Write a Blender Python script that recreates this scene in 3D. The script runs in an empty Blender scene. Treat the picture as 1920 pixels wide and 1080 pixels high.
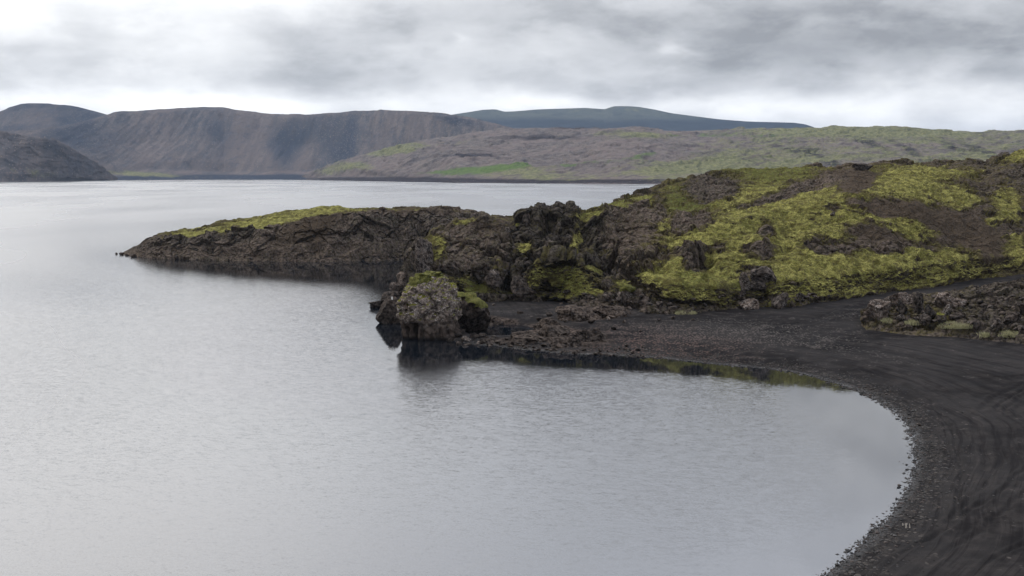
import bpy, math, random
import numpy as np
from mathutils import Vector

# ------------------------------------------------------------------ basics
scene = bpy.context.scene
COL = scene.collection
H, F, PITCH = 25.0, 2059.0, math.atan(215.0 / 2059.0)
CP, SP = math.cos(PITCH), math.sin(PITCH)
F32 = np.float32


def ray(u, v):
    a = (u - 960.0) / F
    b = (540.0 - v) / F
    return a, CP + b * SP, -SP + b * CP


def at_z(u, v, z=0.0):
    dx, dy, dz = ray(u, v)
    t = (z - H) / dz
    return dx * t, dy * t, z


def at_y(u, v, Y):
    dx, dy, dz = ray(u, v)
    t = Y / dy
    return dx * t, Y, H + dz * t


def project(P):
    x, y, z = P[..., 0], P[..., 1], P[..., 2] - H
    w = y * CP - z * SP
    w = np.where(np.abs(w) < 1e-3, 1e-3, w)
    return 960 + F * x / w, 540 - F * (y * SP + z * CP) / w


# ------------------------------------------------------------------ noise
_r = np.random.RandomState(7)
PERM = np.tile(_r.permutation(256), 3).astype(np.int32)
_g = _r.normal(size=(256, 3))
GRAD = (_g / np.linalg.norm(_g, axis=1)[:, None]).astype(F32)
RND = _r.rand(256, 4).astype(F32)


def perlin(P):
    P = np.asarray(P, dtype=F32)
    fl = np.floor(P)
    I = fl.astype(np.int32) & 255
    f = P - fl
    w = f * f * f * (f * (f * 6 - 15) + 10)
    res = 0
    for cx in (0, 1):
        wx = w[..., 0] if cx else 1 - w[..., 0]
        a = PERM[(I[..., 0] + cx) & 255]
        for cy in (0, 1):
            wy = w[..., 1] if cy else 1 - w[..., 1]
            b = PERM[(a + I[..., 1] + cy) & 255]
            for cz in (0, 1):
                wz = w[..., 2] if cz else 1 - w[..., 2]
                g = GRAD[PERM[(b + I[..., 2] + cz) & 255]]
                d = g[..., 0] * (f[..., 0] - cx) + g[..., 1] * (f[..., 1] - cy) + g[..., 2] * (f[..., 2] - cz)
                res = res + wx * wy * wz * d
    return res * 1.6


def fbm(P, scale, octs=4, gain=0.5, seed=0.0, ridged=False, stretch=(1, 1, 1)):
    Q = P / scale * np.array(stretch, dtype=F32) + F32(seed * 17.31)
    amp, tot, out = 1.0, 0.0, 0
    for _ in range(octs):
        n = perlin(Q)
        if ridged:
            n = 1 - 2 * np.abs(n)
        out = out + amp * n
        tot += amp
        amp *= gain
        Q = Q * F32(2.03) + F32(5.17)
    return out / tot


def blocks(P, scale, seed=0.0, tilt=1.0):
    """broken-rock relief: cells with their own height and their own tilted face; returns height, crack distance"""
    Q = (P / scale + F32(seed * 13.7)).astype(F32)
    fl = np.floor(Q)
    I = fl.astype(np.int32)
    f = Q - fl
    sh = Q.shape[:-1]
    d1 = np.full(sh, 9, F32)
    d2 = np.full(sh, 9, F32)
    val = np.zeros(sh, F32)
    for ox in (-1, 0, 1):
        a = PERM[(I[..., 0] + ox) & 255]
        for oy in (-1, 0, 1):
            b = PERM[(a + I[..., 1] + oy) & 255]
            for oz in (-1, 0, 1):
                h = PERM[(b + I[..., 2] + oz) & 255]
                r = RND[h]
                vx = f[..., 0] - ox - r[..., 0]
                vy = f[..., 1] - oy - r[..., 1]
                vz = f[..., 2] - oz - r[..., 2]
                d = vx * vx + vy * vy + vz * vz
                g = GRAD[h]
                hv = (r[..., 3] - 0.5) + tilt * (g[..., 0] * vx + g[..., 1] * vy + g[..., 2] * vz)
                n = d < d1
                d2 = np.where(n, d1, np.minimum(d2, d))
                val = np.where(n, hv, val)
                d1 = np.where(n, d, d1)
    return val, np.sqrt(d2) - np.sqrt(d1)


def sstep(a, b, x):
    t = np.clip((x - a) / (b - a), 0, 1)
    return t * t * (3 - 2 * t)


def blobs(u, v, lst):
    """soft sum of ellipses (cu, cv, ru, rv, angle in degrees, weight)"""
    out = np.zeros_like(u)
    for cu, cv, ru, rv, an, w in lst:
        ca, sa = math.cos(math.radians(an)), math.sin(math.radians(an))
        du, dv = u - cu, v - cv
        a = (du * ca + dv * sa) / ru
        b = (-du * sa + dv * ca) / rv
        out += w * np.exp(-np.minimum((a * a + b * b) ** 1.3, 40) * 0.8)
    return out


# ------------------------------------------------------------------ mesh helpers
def link(name, me, mat=None, parent=None):
    o = bpy.data.objects.new(name, me)
    COL.objects.link(o)
    if mat is not None and me is not None:
        me.materials.append(mat)
    if parent is not None:
        o.parent = parent
    return o


def raw_mesh(name, V, Fq, n=4, smooth=True, attrs=None):
    V = np.ascontiguousarray(V.reshape(-1, 3), dtype=F32)
    Fq = np.ascontiguousarray(Fq.reshape(-1, n), dtype=np.int32)
    me = bpy.data.meshes.new(name)
    me.vertices.add(len(V))
    me.vertices.foreach_set('co', V.ravel())
    me.loops.add(Fq.size)
    me.loops.foreach_set('vertex_index', Fq.ravel())
    me.polygons.add(len(Fq))
    me.polygons.foreach_set('loop_start', np.arange(0, Fq.size, n, dtype=np.int32))
    me.update(calc_edges=True)
    me.validate()
    me.polygons.foreach_set('use_smooth', np.full(len(me.polygons), smooth, dtype=bool))
    for k, a in (attrs or {}).items():
        at = me.attributes.new(k, 'FLOAT', 'POINT')
        at.data.foreach_set('value', np.ascontiguousarray(a, dtype=F32).ravel())
    return me


def grid_faces(R, C, wrap=False):
    i = np.arange(R * C, dtype=np.int32).reshape(R, C)
    if wrap:
        i = np.concatenate([i, i[:, :1]], 1)
    return np.stack([i[:-1, :-1], i[:-1, 1:], i[1:, 1:], i[1:, :-1]], -1).reshape(-1, 4)


def grid_mesh(name, P, attrs=None, smooth=True, keep=None):
    R, C = P.shape[:2]
    f = grid_faces(R, C)
    if keep is not None:
        k = keep.ravel()
        f = f[k[f].any(1)]
    return raw_mesh(name, P, f, 4, smooth, attrs)


def grid_normals(P):
    du = np.gradient(P, axis=1)
    dv = np.gradient(P, axis=0)
    n = np.cross(du, dv)
    n /= np.maximum(np.linalg.norm(n, axis=2, keepdims=True), 1e-9)
    return n.astype(F32)


def smooth_rows(A, it):
    for _ in range(it):
        B = A.copy()
        B[1:-1] = (A[:-2] + 2 * A[1:-1] + A[2:]) / 4
        A = B
    return A


def smooth_cols(A, it):
    for _ in range(it):
        B = A.copy()
        B[:, 1:-1] = (A[:, :-2] + 2 * A[:, 1:-1] + A[:, 2:]) / 4
        A = B
    return A


def line_z(pts):                     # (u, v, z)
    return np.array([at_z(u, v, z) for u, v, z in pts])


def line_y(pts):                     # (u, v, Y)
    return np.array([at_y(u, v, Y) for u, v, Y in pts])


def loft(s, lines, rows, sm_r=10, sm_c=6):
    """height sheet through a set of contour lines (near to far); s = x / y of every column"""
    ys, zs = [], []
    for L in lines:
        k = L[:, 0] / L[:, 1]
        o = np.argsort(k)
        ys.append(np.interp(s, k[o], L[o, 1]))
        zs.append(np.interp(s, k[o], L[o, 2]))
    ys, zs = np.array(ys), np.array(zs)
    for i in range(1, len(ys)):
        ys[i] = np.maximum(ys[i], ys[i - 1] + 0.4)
    Y, Z = [], []
    for i, n in enumerate(rows):
        t = np.linspace(0, 1, n, endpoint=(i == len(rows) - 1))[:, None]
        Y.append(ys[i] * (1 - t) + ys[i + 1] * t)
        Z.append(zs[i] * (1 - t) + zs[i + 1] * t)
    Y, Z = np.concatenate(Y), np.concatenate(Z)
    Y, Z = smooth_cols(smooth_rows(Y, sm_r), sm_c), smooth_cols(smooth_rows(Z, sm_r), sm_c)
    return np.stack([Y * s[None, :], Y, Z], -1).astype(F32)


def s_of(u, v=500):
    dx, dy, dz = ray(u, v)
    return dx / dy


# ------------------------------------------------------------------ materials
class NT:
    def __init__(self, tree):
        self.t = tree
        self.n = tree.nodes
        self.n.clear()

    def add(self, typ, ins=None, **kw):
        nd = self.n.new(typ)
        for k, v in kw.items():
            setattr(nd, k, v)
        for k, v in (ins or {}).items():
            self.set(nd.inputs[k], v)
        return nd

    def set(self, sock, v):
        if isinstance(v, bpy.types.NodeSocket):
            self.t.links.new(v, sock)
        elif isinstance(v, bpy.types.Node):
            self.t.links.new(v.outputs[0], sock)
        else:
            if isinstance(v, tuple) and len(v) == 3 and sock.type == 'RGBA':
                v = v + (1.0,)
            sock.default_value = v

    def m(self, op, a, b=0.0, c=0.0, clamp=False):
        nd = self.n.new('ShaderNodeMath')
        nd.operation = op
        nd.use_clamp = clamp
        for i, x in enumerate((a, b, c)):
            if i < len(nd.inputs):
                self.set(nd.inputs[i], x)
        return nd.outputs[0]

    def vm(self, op, a, b=(0, 0, 0)):
        nd = self.n.new('ShaderNodeVectorMath')
        nd.operation = op
        self.set(nd.inputs[0], a)
        if op == 'SCALE':
            self.set(nd.inputs['Scale'], b)
        else:
            self.set(nd.inputs[1], b)
        return nd.outputs[0]

    def mix(self, f, a, b, blend='MIX'):
        nd = self.n.new('ShaderNodeMix')
        nd.data_type = 'RGBA'
        nd.blend_type = blend
        self.set(nd.inputs[0], f)
        self.set(nd.inputs[6], a)
        self.set(nd.inputs[7], b)
        return nd.outputs[2]

    def ramp(self, f, lo, hi, a=0.0, b=1.0, smooth=True):
        nd = self.n.new('ShaderNodeMapRange')
        nd.interpolation_type = 'SMOOTHSTEP' if smooth else 'LINEAR'
        for i, x in enumerate((f, lo, hi, a, b)):
            self.set(nd.inputs[i], x)
        return nd.outputs[0]

    def noise(self, vec, scale, detail=4.0, rough=0.55, dist=0.0, out=0):
        nd = self.add('ShaderNodeTexNoise', {'Vector': vec, 'Scale': scale, 'Detail': detail, 'Roughness': rough, 'Distortion': dist})
        return nd.outputs[out]

    def voro(self, vec, scale, feature='F1', out=0, rnd=1.0):
        nd = self.add('ShaderNodeTexVoronoi', {'Vector': vec, 'Scale': scale, 'Randomness': rnd}, feature=feature)
        return nd.outputs[out]

    def attr(self, name):
        return self.add('ShaderNodeAttribute', attribute_name=name).outputs['Fac']

    def sep(self, v):
        return self.add('ShaderNodeSeparateXYZ', {0: v}).outputs

    def comb(self, x, y, z):
        return self.add('ShaderNodeCombineXYZ', {0: x, 1: y, 2: z}).outputs[0]

    def scalev(self, v, x, y, z):
        return self.vm('MULTIPLY', v, (x, y, z))


def new_mat(name):
    m = bpy.data.materials.new(name)
    m.use_nodes = True
    return m, NT(m.node_tree)


def finish(T, col, rough, bump=None, bdist=0.1, bstr=1.0, spec=0.25, normal=None, ior=None):
    ins = {'Base Color': col, 'Roughness': rough, 'Specular IOR Level': spec}
    b = T.add('ShaderNodeBsdfPrincipled', ins)
    if ior:
        b.inputs['IOR'].default_value = ior
    if bump is not None:
        bp = T.add('ShaderNodeBump', {'Strength': bstr, 'Distance': bdist, 'Height': bump})
        T.set(b.inputs['Normal'], bp.outputs[0])
    if normal is not None:
        T.set(b.inputs['Normal'], normal)
    o = T.add('ShaderNodeOutputMaterial')
    T.t.links.new(b.outputs[0], o.inputs[0])
    return b


def rock_colour(T, pos, warm, pale, k=1.0):
    """weathered lava rock: near-black to brown, patches, pale lichen flecks"""
    n1 = T.noise(pos, 0.35 * k, 5, 0.6)
    n2 = T.noise(pos, 1.7 * k, 6, 0.65)
    n3 = T.noise(pos, 6.0 * k, 4, 0.7)
    dark = T.mix(T.ramp(n2, 0.36, 0.66), (0.0065, 0.0058, 0.0055), (0.082, 0.070, 0.063))
    brown = T.mix(T.ramp(n2, 0.36, 0.66), (0.027, 0.0205, 0.017), (0.140, 0.111, 0.094))
    wf = T.m('ADD', warm, T.ramp(n1, 0.35, 0.7, -0.12, 0.40), clamp=True)
    c = T.mix(wf, dark, brown)
    lich = T.m('MULTIPLY', T.ramp(n3, 0.53, 0.66), T.ramp(T.noise(pos, 0.9 * k, 3), 0.40, 0.62))
    lich = T.m('MULTIPLY', lich, pale, clamp=True)
    c = T.mix(lich, c, (0.33, 0.305, 0.285))
    return c, n2, n3


def mat_terrain(name, moss_a, moss_b, moss_c):
    m, T = new_mat(name)
    pos = T.add('ShaderNodeNewGeometry').outputs['Position']
    moss, warm, soil, pale, green = (T.attr(a) for a in ('moss', 'warm', 'soil', 'pale', 'green'))
    rc, n2, n3 = rock_colour(T, pos, warm, pale)
    sn = T.noise(pos, 3.0, 6, 0.7)
    sc = T.mix(T.ramp(sn, 0.3, 0.7), (0.022, 0.0170, 0.0130), (0.078, 0.060, 0.044))
    sc = T.mix(T.ramp(warm, 0.0, 0.5), T.mix(0.6, sc, (0.028, 0.026, 0.026)), sc)
    stones = T.m('MULTIPLY', T.ramp(T.voro(pos, 2.4), 0.20, 0.12), T.ramp(T.noise(pos, 0.5, 3), 0.45, 0.6))
    sc = T.mix(stones, sc, (0.125, 0.105, 0.095))
    rc = T.mix(T.ramp(T.noise(pos, 0.9, 6, 0.7), 0.46, 0.60, 0.0, 0.45), rc, T.mix(T.ramp(sn, 0.35, 0.65), (0.022, 0.020, 0.010), (0.070, 0.062, 0.030)))
    c = T.mix(soil, rc, sc)
    mn = T.noise(pos, 0.55, 5, 0.62)
    mf = T.noise(pos, 4.5, 6, 0.7)
    mc = T.mix(T.ramp(mn, 0.33, 0.66), moss_a, moss_b)
    mc = T.mix(green, mc, moss_c)
    m2 = T.noise(T.scalev(pos, 1.0, 0.8, 1.6), 0.24, 5, 0.65, 0.6)
    mc = T.mix(T.ramp(m2, 0.50, 0.36, 0.0, 0.60), mc, (0.052, 0.046, 0.018))
    mc = T.mix(T.ramp(T.noise(T.scalev(pos, 1.2, 0.7, 2.2), 0.8, 6, 0.7), 0.52, 0.40, 0.0, 0.6), mc, (0.060, 0.046, 0.020))
    mc = T.mix(T.ramp(mf, 0.36, 0.58, 0.9, 0.0), mc, T.mix(0.5, (0.030, 0.028, 0.010), (0.060, 0.048, 0.016)))
    mc = T.mix(T.ramp(T.noise(pos, 1.3, 4, 0.7), 0.60, 0.78, 0.0, 0.5), mc, (0.26, 0.235, 0.085))
    f = T.m('ADD', moss, T.m('MULTIPLY', T.m('SUBTRACT', T.noise(pos, 1.3, 7, 0.75), 0.5), 1.3))
    dry = T.mix(T.ramp(mf, 0.35, 0.65), (0.030, 0.026, 0.012), (0.105, 0.090, 0.038))
    c = T.mix(T.ramp(f, 0.08, 0.42, 0.0, 0.85), c, dry)
    f = T.ramp(f, 0.36, 0.78)
    c = T.mix(f, c, mc)
    bump = T.m('ADD', T.m('MULTIPLY', n2, 0.7), T.m('MULTIPLY', T.noise(pos, 3.2, 8, 0.72), 0.75))
    finish(T, c, 0.95, bump, 0.28, 0.9, 0.02)
    return m


def mat_rock(name, warm=0.3, pale=0.5, mossy=0.0, tint=1.0, k=1.0, wet=False, foot=0.0):
    m, T = new_mat(name)
    tc = T.add('ShaderNodeTexCoord').outputs['Object']
    geo = T.add('ShaderNodeNewGeometry')
    rnd = T.add('ShaderNodeObjectInfo').outputs['Random']
    pos = T.vm('ADD', tc, T.comb(T.m('MULTIPLY', rnd, 50.0), T.m('MULTIPLY', rnd, 31.0), 3.0))
    c, n2, n3 = rock_colour(T, pos, warm, pale, k)
    if tint != 1.0:
        c = T.mix(1.0, c, (tint, tint, tint), 'MULTIPLY')
    if mossy > 0:
        nz = T.sep(geo.outputs['Normal'])[2]
        f = T.m('ADD', nz, T.m('MULTIPLY', T.m('SUBTRACT', T.noise(pos, 1.5, 5, 0.7), 0.5), 1.6))
        f = T.ramp(f, 1.0 - mossy, 1.25 - mossy)
        mc = T.mix(T.ramp(T.noise(pos, 5.0, 5, 0.7), 0.35, 0.65), (0.035, 0.040, 0.010), (0.17, 0.165, 0.032))
        c = T.mix(f, c, mc)
    if foot > 0:                                            # old lake level: smooth brown stone without lichen
        hz_ = T.m('ADD', T.sep(tc)[2], T.m('MULTIPLY', T.m('SUBTRACT', T.noise(pos, 0.9, 5, 0.65), 0.5), 4.0))
        sn_ = T.noise(T.scalev(pos, 1.0, 1.0, 0.3), 1.6, 6, 0.65)
        fc = T.mix(T.ramp(sn_, 0.36, 0.66), (0.020, 0.016, 0.014), (0.092, 0.074, 0.064))
        fc = T.mix(T.ramp(T.sep(tc)[2], 0.7, 0.1), fc, (0.014, 0.012, 0.011))
        c = T.mix(T.ramp(hz_, foot + 1.2, foot - 1.2), c, fc)
    bump = T.m('ADD', T.m('MULTIPLY', T.noise(pos, 1.6 * k, 7, 0.7), 0.8), T.m('MULTIPLY', T.noise(pos, 6 * k, 6, 0.7), 0.25))
    finish(T, c, 0.55 if wet else 0.95, bump, 0.25, 0.9, 0.3 if wet else 0.02)
    return m


def mat_moss(name, a, b):
    m, T = new_mat(name)
    pos = T.add('ShaderNodeNewGeometry').outputs['Position']
    n = T.noise(pos, 1.2, 6, 0.7)
    c = T.mix(T.ramp(n, 0.35, 0.65), a, b)
    c = T.mix(T.ramp(T.noise(pos, 7.0, 5, 0.7), 0.38, 0.6, 0.75, 0.0), c, (0.03, 0.03, 0.010))
    finish(T, c, 0.95, T.noise(pos, 5.0, 6, 0.7), 0.3, 0.9, 0.1)
    return m


def mat_plain(name, col, rough=0.8):
    m, T = new_mat(name)
    pos = T.add('ShaderNodeTexCoord').outputs['Object']
    n = T.noise(pos, 9.0, 4, 0.6)
    dk = tuple(x * 0.72 for x in col)
    finish(T, T.mix(T.ramp(n, 0.35, 0.65), dk, col), rough, n, 0.02, 0.4)
    return m


MOSS_A, MOSS_B, MOSS_C = (0.118, 0.118, 0.036), (0.325, 0.312, 0.100), (0.088, 0.104, 0.030)
M_HEAD = mat_terrain('lava_moss_ground', MOSS_A, MOSS_B, MOSS_C)
M_ROCK_DARK = mat_rock('rock_black_lava', 0.08, 0.35, 0.0, 0.95)
M_ROCK_GREY = mat_rock('rock_grey_lichen', 0.15, 0.85, 0.0, 1.35)
M_ROCK_BROWN = mat_rock('rock_brown_speckled', 0.75, 1.1, 0.0, 1.45)
M_ROCK_DOME = mat_rock('rock_brown_bedrock', 0.6, 0.2, 0.0, 0.85, 1.5)
M_ROCK_MOSSY = mat_rock('rock_mossy', 0.25, 0.5, 0.45, 1.0)
M_ROCK_WET = mat_rock('rock_shore_smooth', 0.22, 0.10, 0.0, 0.8, wet=False)
M_STACK = mat_rock('rock_stack_lichen', 0.48, 1.35, 0.48, 2.3, 1.25, foot=2.7)
M_MOSS_CAP = mat_moss('moss_bright', (0.075, 0.080, 0.020), (0.185, 0.180, 0.055))
M_GRASS = mat_plain('grass_pale', (0.36, 0.35, 0.20), 0.9)
M_WHITE = mat_plain('white_paint', (0.82, 0.82, 0.80), 0.6)
M_GREYCAP = mat_plain('grey_cap', (0.30, 0.30, 0.30), 0.6)
M_STICK = mat_plain('bleached_wood', (0.52, 0.48, 0.42), 0.8)

# ------------------------------------------------------------------ camera
cam = bpy.data.cameras.new('camera')
cam.sensor_width = 36.0
cam.lens = 36.0 * F / 1920.0
cam.clip_start = 0.5
cam.clip_end = 60000
camo = bpy.data.objects.new('camera', cam)
COL.objects.link(camo)
camo.location = (0, 0, H)
camo.rotation_euler = (math.pi / 2 - PITCH, 0, 0)
scene.camera = camo

# ------------------------------------------------------------------ shoreline of the near beach
SHORE_PX = [(1380, 1180), (1490, 1120), (1550, 1080), (1588, 1050), (1622, 1020), (1660, 978), (1690, 940), (1708, 900), (1716, 865), (1717, 830),
            (1708, 800), (1685, 775), (1655, 755), (1620, 737), (1580, 722), (1530, 707), (1480, 696), (1430, 690), (1370, 685), (1300, 678),
            (1240, 671), (1180, 667), (1130, 664), (1080, 664), (1030, 659), (985, 655), (940, 649), (900, 646), (860, 640), (815, 630), (785, 612),
            (775, 590), (768, 570), (772, 550), (790, 530), (800, 505)]
SH = np.array([at_z(u, v, 0)[:2] for u, v in SHORE_PX], dtype=F32)
LAND = np.concatenate([SH, np.array([(20, 420), (900, 420), (900, -20), (0, -20)], dtype=F32)])


def seg_dist(X, Y, pts):
    d = np.full(X.shape, 1e9, F32)
    for a, b in zip(pts[:-1], pts[1:]):
        e = b - a
        t = np.clip(((X - a[0]) * e[0] + (Y - a[1]) * e[1]) / (e @ e), 0, 1)
        d = np.minimum(d, (X - a[0] - t * e[0]) ** 2 + (Y - a[1] - t * e[1]) ** 2)
    return np.sqrt(d)


def inside(X, Y, poly):
    c = np.zeros(X.shape, bool)
    n = len(poly)
    for i in range(n):
        x0, y0 = poly[i]
        x1, y1 = poly[(i + 1) % n]
        if y0 == y1:
            continue
        k = ((y0 > Y) != (y1 > Y)) & (X < (x1 - x0) * (Y - y0) / (y1 - y0) + x0)
        c ^= k
    return c


def shore_t(X, Y):
    best = np.full(X.shape, 1e9, F32)
    al = np.zeros(X.shape, F32)
    acc = 0.0
    for a, b in zip(SH[:-1], SH[1:]):
        e = b - a
        t = np.clip(((X - a[0]) * e[0] + (Y - a[1]) * e[1]) / (e @ e), 0, 1)
        q_ = (X - a[0] - t * e[0]) ** 2 + (Y - a[1] - t * e[1]) ** 2
        l_ = float(np.hypot(*e))
        al = np.where(q_ < best, acc + t * l_, al)
        best = np.minimum(best, q_)
        acc += l_
    return al


def shore_d(X, Y):
    d = seg_dist(X, Y, SH)
    return np.where(inside(X, Y, LAND), d, -d)


def beach_base(d):
    return np.where(d > 0, 0.55 * (1 - np.exp(-np.maximum(d, 0) / 5.0)) + 0.042 * np.maximum(d, 0), np.maximum(0.10 * d, -2.5))


POOL = at_z(945, 618, 0)

# beach sheet
s = np.concatenate([np.linspace(s_of(690), s_of(2080), 860), np.linspace(s_of(2084), 2.2, 110)])
yrow = np.exp(np.linspace(math.log(34), math.log(262), 940))
Y = np.repeat(yrow[:, None], len(s), 1).astype(F32)
X = (Y * s[None, :]).astype(F32)
d = shore_d(X, Y)
P = np.stack([X, Y, np.zeros_like(X)], -1)
dn = d + 0.5 * fbm(P, 5.0, 4, 0.55, 1)
z = beach_base(dn)
land = sstep(0.2, 3, d)
z += land * (0.10 * fbm(P, 9.0, 4, 0.5, 2) + 0.035 * fbm(P, 1.2, 3, 0.6, 3))
pool = np.exp(-(((X - POOL[0]) / 6.3) ** 2 + ((Y - POOL[1]) / 7.0) ** 2) ** 1.5)
z -= pool * 2.2
# bare bedrock sheets breaking through the shingle
pu, pv = project(np.stack([X, Y, z], -1))
rockm = blobs(pu, pv, [(1050, 628, 95, 17, 8, 1.0), (905, 602, 55, 8, 0, 0.8), (1120, 588, 70, 13, -3, 0.9), (870, 590, 40, 20, 0, 0.7), (830, 600, 60, 40, 0, 0.7), (940, 640, 45, 8, 5, 0.6)])
rb, rcrk = blocks(P * np.array((0.55, 1, 1), F32), 2.6, 4, 0.8)
rb2, _ = blocks(P, 0.9, 5, 0.9)
rk = sstep(0.25, 0.7, rockm + 0.25 * fbm(P, 4, 3, 0.6, 9))
z += rk * (0.42 * rb + 0.18 * rb2 + 0.10)
# wheel ruts: bundles that sweep round the bay, and single tracks
wob = 2.2 * fbm(P, 26, 3, 0.5, 11)
phase = (d + wob) * (2 * math.pi / 1.9)
bund = sstep(0.02, 0.35, fbm(P, 14, 3, 0.5, 12)) * sstep(8, 12, d) * (1 - sstep(34, 60, d)) * sstep(s_of(1420), s_of(1560), X / Y)
z += bund * 0.035 * np.sin(phase) * (0.6 + 0.8 * fbm(P, 3, 2, 0.5, 13))
RUTS = [[(1935, 868), (1860, 925), (1780, 975), (1700, 1022), (1640, 1062), (1600, 1095)], [(1940, 905), (1880, 955), (1800, 1008), (1720, 1060), (1680, 1090)],
        [(1930, 720), (1895, 732), (1862, 745), (1846, 757), (1842, 765)], [(1935, 728), (1905, 742), (1880, 752), (1866, 762), (1868, 770)],
        [(1935, 733), (1910, 748), (1892, 758), (1884, 768), (1890, 776)], [(1935, 742), (1915, 752), (1905, 764), (1905, 775)],
        [(1700, 650), (1780, 668), (1860, 690), (1930, 700)], [(1600, 640), (1700, 664), (1800, 700), (1880, 712), (1935, 708)],
        [(1480, 655), (1580, 672), (1680, 694), (1760, 722), (1820, 770), (1850, 850), (1850, 950)], [(1500, 662), (1600, 684), (1690, 712), (1750, 745), (1790, 800), (1805, 870), (1790, 960)],
        [(1440, 625), (1520, 612), (1600, 590), (1680, 585)], [(1430, 633), (1530, 620), (1620, 600), (1700, 597)],
        [(1935, 1010), (1860, 1040), (1800, 1090)], [(1900, 800), (1880, 860), (1820, 930), (1740, 1000)], [(1560, 675), (1640, 690), (1740, 735)]]
for i, R in enumerate(RUTS):
    w = np.array([at_z(u, v, 1.0)[:2] for u, v in R], dtype=F32)
    lo, hi = w.min(0) - 3, w.max(0) + 3
    sel = (X > lo[0]) & (X < hi[0]) & (Y > lo[1]) & (Y < hi[1])
    xs, ys = X[sel], Y[sel]
    ps = np.stack([xs, ys, np.zeros_like(xs)], -1)
    dd = seg_dist(xs + 0.5 * fbm(ps, 6, 2, 0.5, 20 + i), ys + 0.5 * fbm(ps, 6, 2, 0.5, 40 + i), w)
    wd = 0.17 + 0.06 * (i % 3)
    z[sel] += -0.10 * np.exp(-(dd / wd) ** 2) + 0.06 * np.exp(-((dd - 2.2 * wd) / wd) ** 2)
BEACH_P = np.stack([X, Y, z], -1).astype(F32)
rutd = np.clip(bund * (0.5 + 0.5 * np.sin(phase + 1.0)), 0, 1)


def mat_beach():
    m, T = new_mat('black_sand')
    pos = T.add('ShaderNodeNewGeometry').outputs['Position']
    sd, rk_, rut, red = T.attr('shore'), T.attr('rock'), T.attr('rut'), T.attr('red')
    big = T.noise(T.scalev(pos, 1, 1, 1), 0.055, 4, 0.55, 0.5)
    mid = T.noise(pos, 0.5, 5, 0.62)
    fine = T.noise(pos, 9.0, 5, 0.75)
    sand = T.mix(T.ramp(big, 0.38, 0.62), (0.0104, 0.0099, 0.0104), (0.0225, 0.0215, 0.0220))
    sand = T.mix(T.ramp(mid, 0.40, 0.68, 0.0, 0.65), sand, (0.034, 0.031, 0.0305))
    sand = T.mix(T.m('MULTIPLY', rut, 0.55), sand, (0.009, 0.0085, 0.009))
    fl = T.comb(T.m('MULTIPLY', T.attr('flow'), 1.3), T.m('MULTIPLY', T.attr('along'), 0.055), 0.0)
    st1 = T.noise(fl, 1.0, 6, 0.7)
    sand = T.mix(T.ramp(st1, 0.50, 0.36, 0.0, 0.6), sand, (0.0075, 0.007, 0.0078))
    sand = T.mix(T.ramp(st1, 0.56, 0.70, 0.0, 0.5), sand, (0.042, 0.038, 0.037))
    st2 = T.noise(T.vm('MULTIPLY', fl, (2.6, 1.4, 1.0)), 1.0, 4, 0.65)
    sand = T.mix(T.ramp(st2, 0.44, 0.38, 0.0, 0.4), sand, (0.0065, 0.006, 0.0066))
    # gravel: individual stones by cell
    vo = T.add('ShaderNodeTexVoronoi', {'Vector': pos, 'Scale': 3.4})
    sv = T.sep(vo.outputs['Color'])
    stone = T.mix(sv[0], (0.008, 0.008, 0.008), (0.072, 0.065, 0.061))
    stone = T.mix(T.m('MULTIPLY', red, sv[1]), stone, (0.105, 0.060, 0.050))
    gm = T.m('ADD', T.ramp(sd, 0.5, 6.5, 0.66, 0.06), T.m('MULTIPLY', red, 0.5))
    gm = T.m('ADD', gm, T.m('MULTIPLY', T.attr('grav'), 0.55))
    stone = T.mix(T.m('MULTIPLY', T.attr('grav'), 0.6), stone, T.mix(sv[1], (0.03, 0.028, 0.027), (0.135, 0.125, 0.118)))
    gm = T.m('ADD', gm, T.ramp(mid, 0.45, 0.75, -0.25, 0.35))
    gmask = T.ramp(T.m('ADD', T.m('SUBTRACT', sv[2], 1.0), gm), 0.0, 0.15)
    gmask = T.m('MULTIPLY', gmask, T.ramp(vo.outputs[0], 0.62, 0.40))
    c = T.mix(gmask, sand, stone)
    c = T.mix(T.ramp(fine, 0.62, 0.72, 0.0, 0.55), c, (0.070, 0.064, 0.060))
    c = T.mix(T.ramp(fine, 0.42, 0.30, 0.0, 0.6), c, (0.006, 0.006, 0.006))
    wetf = T.ramp(sd, 0.7, 0.0)
    c = T.mix(T.m('MULTIPLY', wetf, 0.55), c, (0.010, 0.010, 0.011))
    rc, n2, n3 = rock_colour(T, pos, 0.22, 0.10)
    c = T.mix(rk_, c, T.mix(1.0, rc, (0.8, 0.78, 0.78), 'MULTIPLY'))
    bump = T.m('ADD', T.m('MULTIPLY', fine, 0.12), T.m('MULTIPLY', T.m('MULTIPLY', vo.outputs[0], gmask), -0.35))
    bump = T.m('ADD', bump, T.m('MULTIPLY', mid, 0.35))
    bump = T.m('ADD', bump, T.m('MULTIPLY', T.m('MULTIPLY', T.noise(pos, 2.5, 7, 0.7), rk_), 0.5))
    finish(T, c, T.ramp(sd, 0.0, 1.2, 0.5, 0.95), bump, 0.35, 0.9, T.ramp(sd, 0.0, 1.0, 0.25, 0.01))
    return m


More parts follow.
